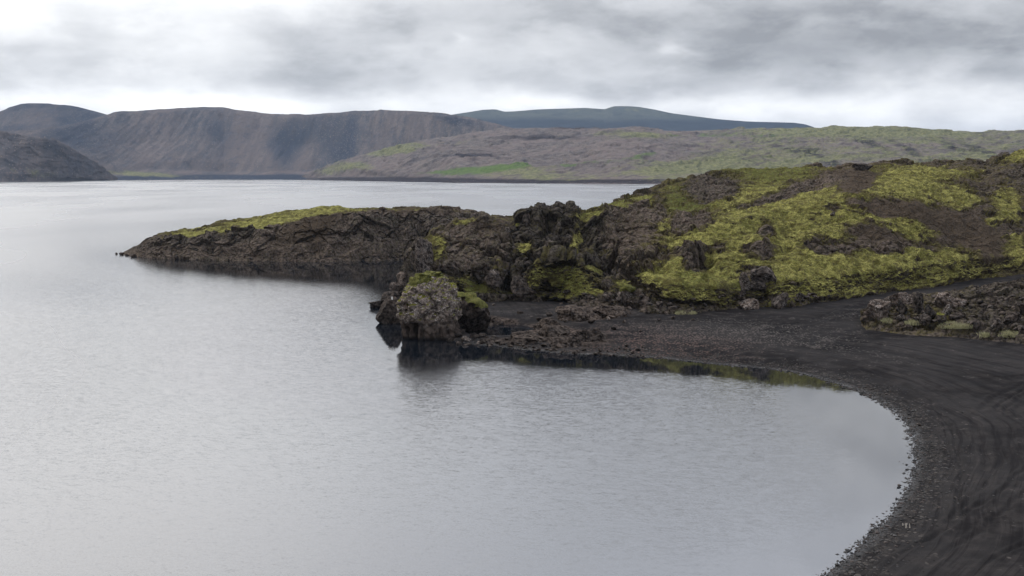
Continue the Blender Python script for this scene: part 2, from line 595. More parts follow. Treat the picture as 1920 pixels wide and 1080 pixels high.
pu, pv = project(BEACH_P)
red = np.clip(blobs(pu, pv, [(1230, 640, 190, 30, 3, 1.0)]), 0, 1)
me = grid_mesh('beach', BEACH_P, {'shore': d, 'rock': rk, 'rut': rutd, 'red': red, 'grav': np.clip(blobs(pu, pv, [(1400, 622, 280, 30, 2, 0.8), (1580, 655, 200, 16, 12, 0.5), (1640, 580, 90, 12, -8, 0.8), (1000, 585, 120, 14, 0, 0.5)]), 0, 1), 'flow': smooth_cols(smooth_rows(d + wob, 3), 3), 'along': smooth_cols(smooth_rows(shore_t(X, Y), 30), 30)}, keep=(d > -14))
beach = link('beach', me, mat_beach())
beach['kind'] = 'structure'

# ------------------------------------------------------------------ headland: crags, buttress and mossy hill
s = np.concatenate([np.linspace(s_of(764), s_of(2000), 760), np.linspace(s_of(2003), 1.5, 200)])
FOOT = [(764, 560, -2.0), (776, 556, -1.0), (800, 562, 0.8), (880, 566, 1.4), (960, 560, 1.9), (1080, 568, 2.2), (1180, 580, 2.4), (1260, 586, 2.6), (1330, 580, 2.9),
        (1390, 573, 3.1), (1480, 571, 3.5), (1560, 562, 4.0), (1640, 548, 4.4), (1740, 537, 4.8), (1830, 520, 5.2), (1920, 513, 5.5), (2100, 505, 6), (2300, 500, 7)]
FT = []
for u, v, zz in FOOT:
    if u > 800:
        for _ in range(6):
            x_, y_, _z = at_z(u, v, zz)
            zz = float(beach_base(shore_d(np.array([x_], F32), np.array([y_], F32)))[0])
    FT.append((u, v, zz))
L1 = line_z(FT)
L0 = L1.copy()
L0[:, 1] -= 5
L0[:, 0] = L0[:, 1] * L1[:, 0] / L1[:, 1]
L0[:, 2] -= 3.0
L2 = line_y([(764, 540, 211), (776, 520, 211), (790, 505, 211), (830, 500, 208), (905, 500, 206), (960, 500, 203), (1045, 490, 201), (1100, 500, 200), (1150, 500, 198), (1200, 515, 193),
             (1260, 540, 184), (1330, 545, 185), (1400, 535, 187), (1500, 530, 191), (1600, 518, 197), (1700, 505, 204), (1800, 490, 215), (1920, 485, 224), (2100, 470, 230), (2300, 460, 230)])
L3 = line_y([(764, 535, 218), (774, 500, 218), (785, 470, 218), (800, 461, 218), (830, 440, 219), (880, 425, 220), (905, 420, 220), (940, 431, 219), (972, 420, 220), (985, 402, 220),
             (1000, 407, 219), (1015, 398, 219), (1032, 394, 219), (1045, 380, 219), (1056, 390, 219), (1070, 388, 219), (1090, 398, 219), (1125, 411, 219), (1160, 420, 219), (1205, 415, 217), (1250, 443, 212), (1300, 450, 210), (1350, 432, 213),
             (1400, 420, 216), (1500, 398, 224), (1570, 377, 230), (1600, 371, 231), (1640, 380, 231), (1700, 398, 232), (1800, 425, 240), (1920, 435, 248), (2100, 400, 250), (2300, 380, 250)])
L4 = line_y([(764, 545, 230), (800, 475, 250), (880, 440, 254), (960, 440, 256), (1045, 425, 254), (1100, 412, 252), (1160, 408, 252), (1205, 408, 250), (1250, 415, 248), (1300, 400, 254), (1350, 385, 260),
             (1400, 375, 264), (1500, 362, 268), (1600, 345, 270), (1640, 350, 270), (1700, 352, 270), (1800, 360, 274), (1920, 365, 278), (2100, 320, 280), (2300, 300, 280)])
L5 = line_y([(764, 480, 280), (900, 450, 290), (1000, 430, 292), (1060, 412, 292), (1090, 402, 292), (1150, 386, 300), (1190, 368, 305), (1230, 354, 312), (1300, 342, 320), (1325, 335, 324), (1340, 327, 325),
             (1440, 324, 330), (1540, 322, 330), (1580, 319, 325), (1600, 312, 322), (1640, 314, 322), (1720, 311, 322), (1850, 309, 322), (1880, 301, 318), (1920, 290, 315), (2000, 270, 310), (2300, 255, 310)])
L6 = L5.copy()
k = 1 + 60.0 / L6[:, 1]
L6[:, 0] *= k
L6[:, 1] *= k
L6[:, 2] = -3
P = loft(s, [L0, L1, L2, L3, L4, L5, L6], [20, 120, 200, 120, 190, 40], 7, 4)
N = grid_normals(P)
N[..., 2] = np.maximum(N[..., 2], 0.15)
pu, pv = project(P)
MOSS = [(1440, 334, 115, 15, 0, 1.0), (1400, 352, 42, 20, 0, 0.7), (1292, 385, 42, 34, 0, 1.0), (1410, 379, 62, 9, -15, 0.8), (1535, 402, 55, 28, 0, 0.9), (1605, 376, 48, 8, 0, 0.8),
        (1700, 363, 68, 22, 10, 1.0), (1745, 336, 80, 11, 0, 0.6), (1800, 382, 30, 20, 0, 0.8), (1886, 393, 20, 27, -35, 1.1), (1863, 425, 15, 9, 0, 1.0), (1887, 463, 30, 13, 0, 0.9), (1885, 492, 32, 11, -10, 0.9),
        (1640, 428, 88, 13, 8, 1.0), (1718, 452, 40, 14, 25, 0.7), (1365, 450, 80, 38, 0, 1.0), (1500, 450, 75, 20, 0, 0.9), (1550, 512, 250, 27, -2, 1.5), (1760, 500, 70, 22, -12, 1.0), (1450, 410, 90, 20, -15, 0.7),
        (1320, 532, 62, 12, 0, 0.8), (1130, 399, 60, 11, -12, 1.0), (1245, 436, 13, 8, 0, 1.0), (1297, 456, 38, 16, 0, 0.9), (1270, 525, 62, 19, 0, 1.0), (820, 474, 17, 22, 0, 1.1), (878, 428, 24, 4, -20, 0.8),
        (990, 470, 14, 9, -30, 0.9), (1080, 455, 9, 26, 25, 1.0), (1012, 515, 14, 24, 25, 1.0), (1062, 518, 28, 20, 0, 1.0), (885, 538, 30, 15, 20, 0.8), (947, 551, 16, 5, 0, 0.9), (1075, 554, 60, 6, 0, 0.8),
        (1116, 500, 13, 7, -20, 0.9), (1088, 540, 42, 16, 0, 0.6), (1172, 540, 12, 9, 0, 1.0), (1340, 352, 20, 6, 0, 0.3), (1205, 385, 30, 14, -20, 0.6), (1700, 325, 130, 8, 0, 0.25), (1915, 300, 40, 8, -20, 0.7), (1560, 551, 150, 15, -6, 1.2), (1300, 562, 70, 10, 4, 0.7), (1690, 530, 100, 13, -8, 1.2), (1470, 425, 120, 40, 0, 0.4), (1230, 470, 40, 12, 0, 0.4), (930, 500, 30, 10, 20, 0.3), (1140, 470, 14, 10, 0, 0.5)]
BARE = [(1335, 362, 48, 22, -10, 1.3), (1635, 452, 44, 12, 12, 0.9), (1720, 412, 85, 13, 14, 1.0), (1830, 455, 52, 30, 25, 1.0), (1610, 356, 26, 12, -30, 1.1), (1437, 446, 15, 14, 0, 1.4), (1422, 483, 26, 9, 5, 1.4),
        (1550, 473, 42, 12, 8, 1.0), (1655, 475, 30, 10, 5, 0.9), (1745, 468, 34, 13, 10, 0.5), (1480, 372, 95, 9, -16, 0.7), (1300, 430, 38, 16, -20, 1.2), (1296, 498, 20, 20, 0, 1.4), (1195, 405, 16, 16, 0, 0.5),
        (1560, 402, 16, 6, 0, 0.7), (1625, 398, 36, 9, 15, 0.9), (1590, 335, 60, 10, 0, 0.6), (1412, 524, 24, 10, 0, 0.8), (1420, 566, 50, 8, 0, 0.8), (1345, 480, 14, 8, 0, 0.8)]
fu = pu + 9 * fbm(P, 5, 3, 0.6, 31)
fv = pv + 5 * fbm(P, 4, 3, 0.6, 32)
mraw = np.minimum(blobs(fu, fv, MOSS), 0.66) - blobs(fu, fv, BARE)
right = sstep(1180, 1300, pu)
mraw += 0.75 * fbm(P, 4.2, 6, 0.72, 33, stretch=(0.7, 1.1, 2.2)) + 0.45 * fbm(P, 1.7, 4, 0.7, 46, stretch=(0.7, 1, 2.2)) - 0.55 * sstep(0.25, 0.55, fbm(P, 4.2, 4, 0.6, 44, stretch=(0.7, 1, 1.6))) + right * 0.10 + 0.02 + 0.30 * blobs(pu, pv, [(1050, 535, 60, 28, 0, 1.0), (1270, 520, 70, 30, 0, 0.6), (900, 540, 50, 16, 0, 0.7)])
moss = np.clip(mraw, 0, 1.2)
SOIL = [(1720, 412, 105, 18, 14, 1.0), (1830, 460, 65, 42, 25, 1.0), (1610, 356, 40, 16, -30, 1.0), (1635, 452, 44, 12, 12, 0.9), (950, 432, 50, 14, 0, 0.9), (1195, 450, 40, 30, 0, 0.35), (1860, 522, 150, 16, -8, 1.3), (1700, 546, 60, 6, -8, 0.8), (1760, 345, 180, 14, 0, 0.4),
        (1700, 400, 60, 20, 0, 0.5), (1600, 330, 80, 12, 0, 0.7)]
soil = np.clip(blobs(fu, fv, SOIL) + 0.3 * fbm(P, 4, 4, 0.6, 34), 0, 1)
warm = np.clip(blobs(fu, fv, [(1200, 452, 70, 42, 0, 1.3), (870, 465, 75, 42, 0, 0.85), (1190, 520, 60, 40, 0, 0.55), (1310, 430, 40, 22, 0, 0.7), (1720, 420, 180, 60, 10, 0.7), (1500, 430, 420, 130, 0, 0.5),
                              (1650, 330, 200, 30, 0, 0.6), (1140, 590, 80, 25, 0, 0.4)]) - blobs(fu, fv, [(1055, 460, 65, 75, 0, 1.3), (850, 535, 60, 22, 0, 0.7), (1130, 500, 40, 40, 0, 0.7)]), -0.6, 1)
green = np.clip(blobs(fu, fv, [(1292, 385, 50, 40, 0, 1.0), (1440, 335, 140, 20, 0, 0.8), (1040, 530, 120, 40, 0, 0.6), (885, 540, 50, 30, 0, 0.9), (1320, 530, 90, 30, 0, 0.45), (1160, 390, 90, 25, 0, 0.5), (1430, 440, 60, 20, 0, 0.2)]) + 0.25 * fbm(P, 8, 3, 0.5, 35), 0, 1)
pale = np.clip(0.40 + blobs(fu, fv, [(860, 480, 70, 50, 0, 0.6), (1055, 450, 60, 50, 0, -0.25), (1200, 460, 70, 50, 0, 0.3), (1150, 560, 80, 30, 0, 0.5)]), 0, 1)
mossy = sstep(0.40, 0.56, moss)
craggy = np.clip(1 - 0.85 * mossy - 0.75 * soil * (1 - mossy), 0.06, 1)
steep = blobs(pu, pv, [(950, 480, 190, 95, 0, 1.0), (1180, 490, 140, 90, 0, 0.9)])
amp = craggy * (0.50 + 0.80 * np.clip(steep, 0, 1)) * (1 - 0.55 * np.clip(blobs(pu, pv, [(865, 462, 70, 34, 10, 1.0), (1200, 445, 55, 30, 0, 1.0)]), 0, 1))
amp *= 1 - 0.6 * sstep(0, 1, blobs(pu, pv, [(1560, 556, 260, 16, -8, 1.0)]))
b1, c1 = blocks(P * np.array((1, 1, 0.5), F32), 7.5, 1, 0.9)
b2, c2 = blocks(P * np.array((1, 1, 0.42), F32), 2.8, 2, 1.0)
b3, c3 = blocks(P, 1.15, 3, 1.2)
rid = fbm(P, 9, 5, 0.55, 36, ridged=True)
cr = np.exp(-((np.arange(P.shape[0])[:, None] - 340) / 40.0) ** 2) * (1 - right)
disp = amp * (2.3 * b1 * (1 - 0.8 * cr) + 1.25 * b2 + 1.1 * cr * fbm(P, 2.4, 4, 0.65, 49, ridged=True) + 0.32 * b3 + 0.7 * rid * (1 - 0.4 * cr) - 0.55 * np.exp(-c2 / 0.10) - 0.5 * np.exp(-c1 / 0.06) - 0.08 * np.exp(-c3 / 0.14))
disp += 0.22 * mossy + mossy * (0.48 * np.abs(fbm(P, 2.6, 4, 0.6, 37)) * 2 + 0.16 * fbm(P, 0.7, 3, 0.6, 38)) + (1.1 + 0.5 * right) * fbm(P, 13, 5, 0.55, 39, ridged=True) + 0.55 * right * fbm(P, 5.5, 4, 0.55, 45, ridged=True, stretch=(0.7, 1, 1.5))
disp *= sstep(0, 14, np.arange(P.shape[0]))[:, None]
# dark hollows at the cliff foot
disp -= 2.6 * blobs(pu, pv, [(900, 520, 16, 20, 20, 1.0), (955, 540, 12, 14, 0, 0.9), (1130, 490, 22, 26, 0, 1.0), (1095, 440, 14, 34, 0, 0.7), (1235, 510, 20, 9, 0, 0.8), (1325, 500, 12, 10, 0, 0.9), (1475, 478, 10, 6, 0, 0.7), (865, 505, 14, 18, 30, 0.7)])
disp += 1.3 * blobs(pu, pv, [(1030, 468, 16, 18, 0, 1.0), (1290, 495, 20, 16, 0, 1.0), (1437, 446, 12, 12, 0, 0.8), (1422, 483, 20, 8, 0, 0.8), (860, 450, 50, 20, -20, 0.8)])
HEAD_P = (P + N * disp[..., None]).astype(F32)
HN = grid_normals(HEAD_P)
moss = np.clip(moss - 0.6 * sstep(0.30, 0.0, HN[..., 2]), 0, 1.2)
headland = link('headland', grid_mesh('headland', HEAD_P, {'moss': moss, 'warm': warm, 'soil': soil, 'pale': pale, 'green': green}, False), M_HEAD)
headland['kind'] = 'structure'

# ------------------------------------------------------------------ peninsula
s = np.linspace(s_of(216), s_of(1260), 900)
Q1 = line_z([(205, 477, -0.6), (218, 477.5, -0.3), (226, 478, 0), (260, 482, 0), (300, 484, 0), (400, 487, 0), (500, 489, 0), (560, 490, 0), (640, 489, 0), (700, 488, 0), (775, 487, 0), (850, 486, 0), (950, 484, 0), (1260, 480, 0)])
Q0 = Q1.copy()
Q0[:, :2] *= (1 - 5.0 / Q0[:, 1:2])
Q0[:, 2] -= 2.5


def off_y(pts, base, off):
    out = []
    for u, v in pts:
        kx = [at_y(u, v, 320)[0] / 320.0]
        b = np.interp(kx, base[:, 0] / base[:, 1], base[:, 1])[0]
        o = np.interp(u, [p[0] for p in off], [p[1] for p in off]) if not np.isscalar(off) else off
        out.append(at_y(u, v, b + o))
    return np.array(out)


Q2 = off_y([(205, 478), (226, 477), (250, 471), (280, 467), (350, 467), (420, 464), (500, 461), (600, 456), (700, 458), (775, 462), (850, 458), (950, 455), (1260, 455)], Q1, [(205, 1.5), (260, 4.5), (600, 4), (1260, 4)])
Q3 = off_y([(205, 478), (226, 476), (250, 464), (280, 454), (350, 446), (430, 438), (500, 430), (560, 417), (620, 404), (680, 399), (760, 396), (830, 395), (880, 402), (920, 412), (975, 422), (1100, 430), (1260, 430)], Q1, [(205, 3), (260, 9), (450, 11), (650, 12), (1260, 14)])
Q4 = off_y([(205, 478), (226, 475.5), (240, 468), (270, 452), (300, 440), (340, 430), (390, 420), (430, 412), (500, 403), (560, 394), (600, 388), (625, 386), (640, 390), (655, 392), (700, 391), (760, 390), (830, 391), (880, 398), (920, 406), (975, 407), (1030, 406), (1100, 411), (1260, 415)],
           Q1, [(205, 5), (260, 14), (350, 26), (450, 34), (650, 36), (1260, 34)])
Q5 = Q4.copy()
Q5[:, :2] *= (1 + 26.0 / Q5[:, 1:2])
Q5[:, 2] = -3
P = loft(s, [Q0, Q1, Q2, Q3, Q4, Q5], [12, 70, 160, 110, 40], 5, 3)
N = grid_normals(P)
N[..., 2] = np.maximum(N[..., 2], 0.15)
pu, pv = project(P)
R_ = np.arange(P.shape[0])[:, None] * np.ones_like(pu)
face = sstep(70, 98, R_) * (1 - sstep(230, 256, R_))
top = sstep(234, 258, R_ + 26 * fbm(P, 10, 3, 0.6, 52))
bench = 1 - sstep(74, 110, R_ + 26 * fbm(P, 7, 3, 0.6, 51))
lft = 1 - sstep(620, 690, pu)
mraw = top * (0.36 + 0.34 * lft) * sstep(255, 330, pu) + 0.9 * fbm(P, 5, 6, 0.72, 53, stretch=(0.7, 1, 2)) + 0.4 * fbm(P, 1.8, 4, 0.7, 47) - 0.12 - 0.5 * sstep(0.22, 0.5, fbm(P, 6, 4, 0.6, 60)) + blobs(pu, pv, [(470, 428, 120, 10, -8, 0.35), (560, 402, 90, 9, -12, 0.3), (620, 390, 30, 8, 0, 0.4), (430, 440, 50, 8, -5, 0.35), (655, 430, 16, 14, 0, 0.4), (700, 395, 60, 4, 0, 0.3)])
mraw -= face * 0.30 + bench * 0.55 + blobs(pu, pv, [(560, 425, 70, 12, -15, 0.5)])
moss = np.clip(mraw, 0, 1.2)
mossy = sstep(0.40, 0.56, moss)
soil = np.clip(blobs(pu, pv, [(580, 428, 70, 20, -25, 1.0), (600, 440, 25, 25, 0, 0.6), (950, 425, 70, 14, 0, 1.0), (740, 396, 90, 7, 0, 0.7)]) + top * 0.25 + bench * 0.10 + 0.35 * fbm(P, 5, 4, 0.6, 54), 0, 1)
warm = np.clip(0.34 + blobs(pu, pv, [(570, 430, 110, 28, -20, 0.7), (740, 396, 120, 10, 0, 0.7), (640, 440, 60, 30, 0, 0.2)]) + bench * 0.34 * (1 - sstep(600, 760, pu)) + top * 0.3, 0, 1)
pale = np.clip(0.95 - 0.6 * bench + blobs(pu, pv, [(525, 440, 50, 16, -15, 0.7), (680, 430, 80, 30, 0, 0.35)]), 0, 1)
green = np.clip(0.15 + blobs(pu, pv, [(655, 430, 20, 16, 0, 0.8), (860, 425, 60, 14, 0, 0.8)]) + 0.3 * fbm(P, 8, 3, 0.5, 55), 0, 1)
craggy = np.clip(1 - 0.78 * mossy - 0.45 * soil - 0.45 * bench, 0.10, 1) * (1 - 0.6 * top) * sstep(230, 300, pu)
b1, c1 = blocks(P * np.array((1, 1, 0.30), F32), 8.0, 6, 0.7)
b2, c2 = blocks(P * np.array((1, 1, 0.38), F32), 3.2, 7, 0.8)
b3, c3 = blocks(P, 1.5, 8, 0.9)
butt = fbm(P, 13, 3, 0.5, 56, ridged=True, stretch=(1, 1, 0.25))
disp = craggy * (1.7 * b1 + 1.15 * b2 + 0.42 * b3 + 1.8 * butt + 0.35 * fbm(P, 1.6, 3, 0.6, 48) - 0.3 * np.exp(-c2 / 0.12) * (1 - bench))
disp += bench * sstep(232, 300, pu) * (1.5 * fbm(P, 7, 3, 0.5, 57, ridged=True, stretch=(1, 0.7, 0.6)) + 0.25 * blocks(P, 2.2, 9, 0.7)[0])
disp += mossy * 0.5 * np.abs(fbm(P, 2.8, 3, 0.5, 58)) + (0.35 + 1.3 * top) * fbm(P, 8, 5, 0.6, 59) * sstep(235, 300, pu)
disp -= 2.8 * blobs(pu, pv, [(790, 445, 9, 24, 10, 1.0), (745, 440, 8, 20, 0, 0.5), (585, 470, 8, 14, -25, 0.6), (395, 470, 8, 8, 0, 0.8), (640, 465, 14, 8, 0, 0.4)])
disp *= sstep(0, 10, np.arange(P.shape[0]))[:, None]
PEN_P = (P + N * disp[..., None]).astype(F32)
PN = grid_normals(PEN_P)
moss = np.clip(moss - 0.7 * sstep(0.42, 0.12, PN[..., 2]), 0, 1.2)
pen = link('peninsula', grid_mesh('peninsula', PEN_P, {'moss': moss, 'warm': warm, 'soil': soil, 'pale': pale, 'green': green}, False), M_HEAD)
pen['kind'] = 'structure'

# ------------------------------------------------------------------ rubble bank at the right
s = np.concatenate([np.linspace(s_of(1618), s_of(2000), 330), np.linspace(s_of(2003), 1.5, 160)])
B1 = line_z([(1600, 600, 2.2), (1625, 601, 3.0), (1700, 609, 3.0), (1800, 617, 2.9), (1860, 624, 2.9), (1920, 630, 2.9), (2100, 640, 3), (2300, 650, 3)])
B0 = B1.copy()
B0[:, :2] *= (1 - 2.0 / B0[:, 1:2])
B0[:, 2] -= 1.5
B2 = line_y([(1600, 602, 168), (1625, 592, 168), (1650, 584, 167), (1700, 567, 167), (1760, 559, 166), (1820, 550, 166), (1870, 541, 165), (1920, 533, 165), (2100, 510, 166), (2300, 500, 166)])
B3 = line_y([(1600, 590, 176), (1625, 582, 177), (1700, 559, 178), (1800, 547, 177), (1920, 526, 177), (2100, 505, 179), (2300, 500, 179)])
B4 = B3.copy()
B4[:, :2] *= (1 + 12.0 / B4[:, 1:2])
B4[:, 2] = 2.0
P = loft(s, [B0, B1, B2, B3, B4], [10, 110, 40, 30], 4, 3)
N = grid_normals(P)
N[..., 2] = np.maximum(N[..., 2], 0.15)
pu, pv = project(P)
b1, _ = blocks(P, 2.6, 11, 0.9)
b2, c2 = blocks(P, 1.1, 12, 0.9)
disp = (0.65 * b1 + 0.40 * b2 + 0.35 * fbm(P, 4, 4, 0.6, 61, ridged=True) - 0.25 * np.exp(-c2 / 0.15)) * sstep(0, 12, np.arange(P.shape[0]))[:, None]
flat = sstep(150, 170, np.arange(P.shape[0]))[:, None] * np.ones_like(pu)
disp *= 1 - 0.9 * flat
BANK_P = (P + N * disp[..., None]).astype(F32)
warm = np.clip(0.02 + 0.3 * (1 - sstep(1720, 1850, pu)) + 0.3 * fbm(P, 5, 3, 0.5, 62) + 0.3 * flat, 0, 1)
moss = np.clip(0.25 + 0.5 * fbm(P, 3, 4, 0.6, 63) + blobs(pu, pv, [(1765, 590, 20, 10, 0, 0.3)]), 0, 1) * (1 - sstep(1800, 1860, pu))
bank = link('bank', grid_mesh('bank', BANK_P, {'moss': moss * 0.8, 'warm': warm, 'soil': flat * 0.8, 'pale': np.full_like(warm, 0.22), 'green': np.full_like(warm, 0.4)}, False), M_HEAD)
bank['kind'] = 'structure'

# ------------------------------------------------------------------ where a line of sight meets the ground
_all = np.concatenate([a.reshape(-1, 3) for a in (BEACH_P, HEAD_P, BANK_P, PEN_P)])
_pu, _pv = project(_all)


def hit(u, v):
    for r in (1.5, 3, 6, 12):
        k = (np.abs(_pu - u) < r) & (np.abs(_pv - v) < r)
        if k.any():
            q = _all[k]
            y0 = q[:, 1].min()
            return q[q[:, 1] < y0 + 1.5].mean(0)
    return np.array(at_z(u, v, 0))


# ------------------------------------------------------------------ rocks
def ico(level):
    me_ = bpy.data.meshes.new('tmp')
    import bmesh
    bm = bmesh.new()
    bmesh.ops.create_icosphere(bm, subdivisions=level, radius=1.0)
    bm.to_mesh(me_)
    bm.free()
    V = np.empty(len(me_.vertices) * 3, F32)
    me_.vertices.foreach_get('co', V)
    Fc = np.empty(len(me_.polygons) * 3, np.int32)
    me_.polygons.foreach_get('vertices', Fc)
    bpy.data.meshes.remove(me_)
    return V.reshape(-1, 3), Fc.reshape(-1, 3)


ICO = {l: ico(l) for l in (2, 3, 5)}


def rock_shape(seed, level=5, dims=(1, 1, 1), angular=0.8, rough=0.12):
    """angular lava block: a ball cut by random planes, then broken up; base at z = 0"""
    V, Fc = ICO[level]
    r = np.random.RandomState(seed)
    V = V.copy()
    rad = np.full(len(V), 1.25, F32)
    for _ in range(int(9 + 5 * angular)):
        n = r.normal(size=3)
        n[2] *= 0.8
        n /= np.linalg.norm(n)
        h = r.uniform(0.55, 0.95) if angular > 0.35 else r.uniform(0.78, 1.0)
        c = V @ n.astype(F32)
        rad = np.where(c > 0.05, np.minimum(rad, h / np.maximum(c, 0.05)), rad)
    W = V * rad[:, None]
    off = F32(seed * 3.77)
    W = W + V * (rough * 1.6 * fbm(W + off, 0.9, 4, 0.55))[:, None]
    if level >= 4:
        b, c = blocks(W + off, 0.55, seed % 17, 0.9)
        W = W + V * (rough * (0.75 * b - 0.35 * np.exp(-c / 0.1)))[:, None] + V * (rough * 0.4 * fbm(W + off, 0.16, 3, 0.6))[:, None]
    lo, hi = W.min(0), W.max(0)
    W = (W - (lo + hi) / 2) / (hi - lo) * np.array(dims, F32)
    W[:, 2] += dims[2] / 2
    return W, Fc


def tag(o, label, cat, group=None):
    o['label'] = label
    o['category'] = cat
    if group:
        o['group'] = group
    return o


def boulder(box, seed, mat, label, name='boulder', cat='boulder', sink=0.18, deep=0.8, angular=0.8, rough=0.12, group=None, level=5, at=None, rz=0.0, back=0.3):
    u0, v0, u1, v1 = box
    p = np.array(at) if at is not None else hit((u0 + u1) / 2, v1 - 1)
    sc = p[1] / CP / F
    w = (u1 - u0) * sc
    h = (v1 - v0) * sc * 1.03
    dd = max(w * deep, h * 0.5)
    W, Fc = rock_shape(seed, level, (w, dd, h * (1 + sink)), angular, rough)
    W[:, 2] -= h * sink
    o = link(name, raw_mesh(name, W, Fc, 3, False), mat)
    o.location = (p[0] * (1 + dd * back / p[1]), p[1] + dd * back, p[2])
    o.rotation_euler = (0, 0, rz)
    tag(o, label, cat, group)
    return o


def cap_on(o, mat, frac=0.55, thick=0.12, name='moss_cap', lean=(0, 0)):
    """cushion of moss over the top of a rock: a part of that rock"""
    me0 = o.data
    V = np.empty(len(me0.vertices) * 3, F32)
    me0.vertices.foreach_get('co', V)
    V = V.reshape(-1, 3)
    Nn = np.empty(len(me0.vertices) * 3, F32)
    me0.vertices.foreach_get('normal', Nn)
    Nn = Nn.reshape(-1, 3)
    Fc = np.empty(len(me0.polygons) * len(me0.polygons[0].vertices), np.int32)
    nn = len(me0.polygons[0].vertices)
    me0.polygons.foreach_get('vertices', Fc)
    Fc = Fc.reshape(-1, nn)
    hz = V[:, 2].max()
    edge = hz * frac + hz * 0.16 * fbm(V, hz * 0.25, 4, 0.6, 5) + V[:, 0] * lean[0] + V[:, 1] * lean[1]
    tk = np.clip((V[:, 2] - edge) / (hz * 0.08), -1, 1)
    lift = thick * np.clip(tk, -1, 1) * (0.8 + 0.9 * np.abs(fbm(V, 0.8, 3, 0.6, 8)))
    W = V + Nn * lift[:, None] + np.array((0, 0, 0.3 * thick), F32) * np.clip(tk, 0, 1)[:, None]
    k = tk > -0.6
    f = Fc[k[Fc].all(1)]
    ids = np.unique(f)
    mp = np.full(len(V), -1, np.int32)
    mp[ids] = np.arange(len(ids))
    return link(name, raw_mesh(name, W[ids], mp[f], nn, True), mat, o)


BP = 'boulders on the rubble bank'
FP = 'boulders at the foot of the mossy hill'
bl = [
    ((1618, 563, 1674, 602), 11, M_ROCK_BROWN, 'big pale brown speckled boulder at the left end of the rubble bank', BP),
    ((1654, 550, 1712, 576), 12, M_ROCK_BROWN, 'long flat topped brown slab just behind the big pale boulder', BP),
    ((1682, 562, 1704, 594), 13, M_ROCK_DARK, 'jagged black block right of the big pale boulder', BP),
    ((1711, 548, 1732, 588), 14, M_ROCK_DARK, 'tall upright dark block near the middle of the bank', BP),
    ((1731, 572, 1756, 599), 15, M_ROCK_DARK, 'black block below left of the brown pitched boulder', BP),
    ((1749, 550, 1794, 580), 16, M_ROCK_BROWN, 'brown speckled boulder with pitched top high on the rubble bank', BP),
    ((1789, 561, 1814, 577), 17, M_ROCK_BROWN, 'small brown boulder against the right side of the pitched boulder', BP),
    ((1766, 572, 1786, 594), 18, M_ROCK_GREY, 'grey rounded boulder directly under the pitched brown boulder', BP),
    ((1679, 590, 1699, 604), 19, M_ROCK_GREY, 'small grey boulder on the sand between two grass patches', BP),
    ((1722, 590, 1748, 608), 20, M_ROCK_DARK, 'low dark boulder on the sand right of the short grass patch', BP),
    ((1751, 588, 1776, 609), 21, M_ROCK_MOSSY, 'moss flecked boulder at the left end of the long grass patch', BP),
    ((1777, 586, 1808, 602), 22, M_ROCK_DARK, 'dark boulder standing just above the long grass patch', BP),
    ((1816, 601, 1841, 622), 23, M_ROCK_DARK, 'black boulder on the sand at the right tip of the long grass patch', BP),
    ((1879, 586, 1914, 606), 24, M_ROCK_DARK, 'black angular ledge rock low on the right part of the bank', BP),
    ((1905, 612, 1934, 629), 25, M_ROCK_DARK, 'black boulder cut off by the right photo edge', BP),
    ((1856, 599, 1878, 616), 26, M_ROCK_GREY, 'grey brown boulder right of the black sand boulder', BP),
    ((1384, 510, 1407, 538), 31, M_ROCK_GREY, 'grey lichen boulder on the left of the dark boulder trio', FP),
    ((1402, 501, 1454, 533), 32, M_ROCK_GREY, 'largest round dark boulder of the trio on the moss', FP),
    ((1404, 526, 1438, 543), 33, M_ROCK_DARK, 'low black boulder in front of the largest round boulder', FP),
    ((1385, 542, 1400, 555), 34, M_ROCK_GREY, 'small pale grey stone below the dark boulder trio', FP),
    ((1387, 561, 1424, 580), 35, M_ROCK_BROWN, 'reddish brown boulder with dark underside lying on the sand edge', FP),
    ((1447, 549, 1482, 579), 36, M_ROCK_GREY, 'brown grey boulder in the middle of the bank edge rocks', FP),
    ((1484, 550, 1511, 570), 37, M_ROCK_DARK, 'dark boulder at the right end of the bank edge rocks', FP),
    ((1435, 552, 1450, 574), 38, M_ROCK_GREY, 'narrow upright rock left of the brown grey boulder', FP),
    ((1479, 564, 1492, 577), 39, M_ROCK_MOSSY, 'small mossy rock below the right end dark boulder', FP),
]
for box, sd_, mt, lb, gp in bl:
    boulder(box, sd_, mt, lb, group=gp, sink=0.45 if gp == FP else 0.18, back=0.08 if gp == FP else 0.3, angular=0.5 if gp == FP else 0.8)
CG = 'boulders at the foot of the dark crag'
boulder((908, 505, 952, 540), 41, M_ROCK_GREY, 'rounded brown grey boulder wedged at the dark crag foot', group=CG, angular=0.4)
boulder((956, 521, 1008, 560), 42, M_ROCK_DARK, 'large black boulder resting on sand under the dark crag', group=CG)
o = boulder((1156, 536, 1190, 570), 43, M_ROCK_GREY, 'pale boulder capped with a tuft of moss below the brown buttress', group=CG)
cap_on(o, M_MOSS_CAP, 0.62, 0.22)
boulder((1134, 554, 1151, 569), 44, M_ROCK_DARK, 'small dark boulder left of the moss capped boulder', group=CG)
boulder((1192, 556, 1222, 572), 45, M_ROCK_BROWN, 'brown boulder right of the moss capped boulder', group=CG)
boulder((1228, 566, 1246, 580), 46, M_ROCK_DARK, 'dark low boulder at the sand edge under the round moss slope', group=CG)
boulder((1016, 452, 1045, 486), 47, M_ROCK_GREY, 'grey lichen block stuck high on the dark crag face', group=CG, deep=0.6)
boulder((889, 502, 908, 530), 48, M_ROCK_GREY, 'thin tilted grey slab left of the rounded crag foot boulder', group=CG)
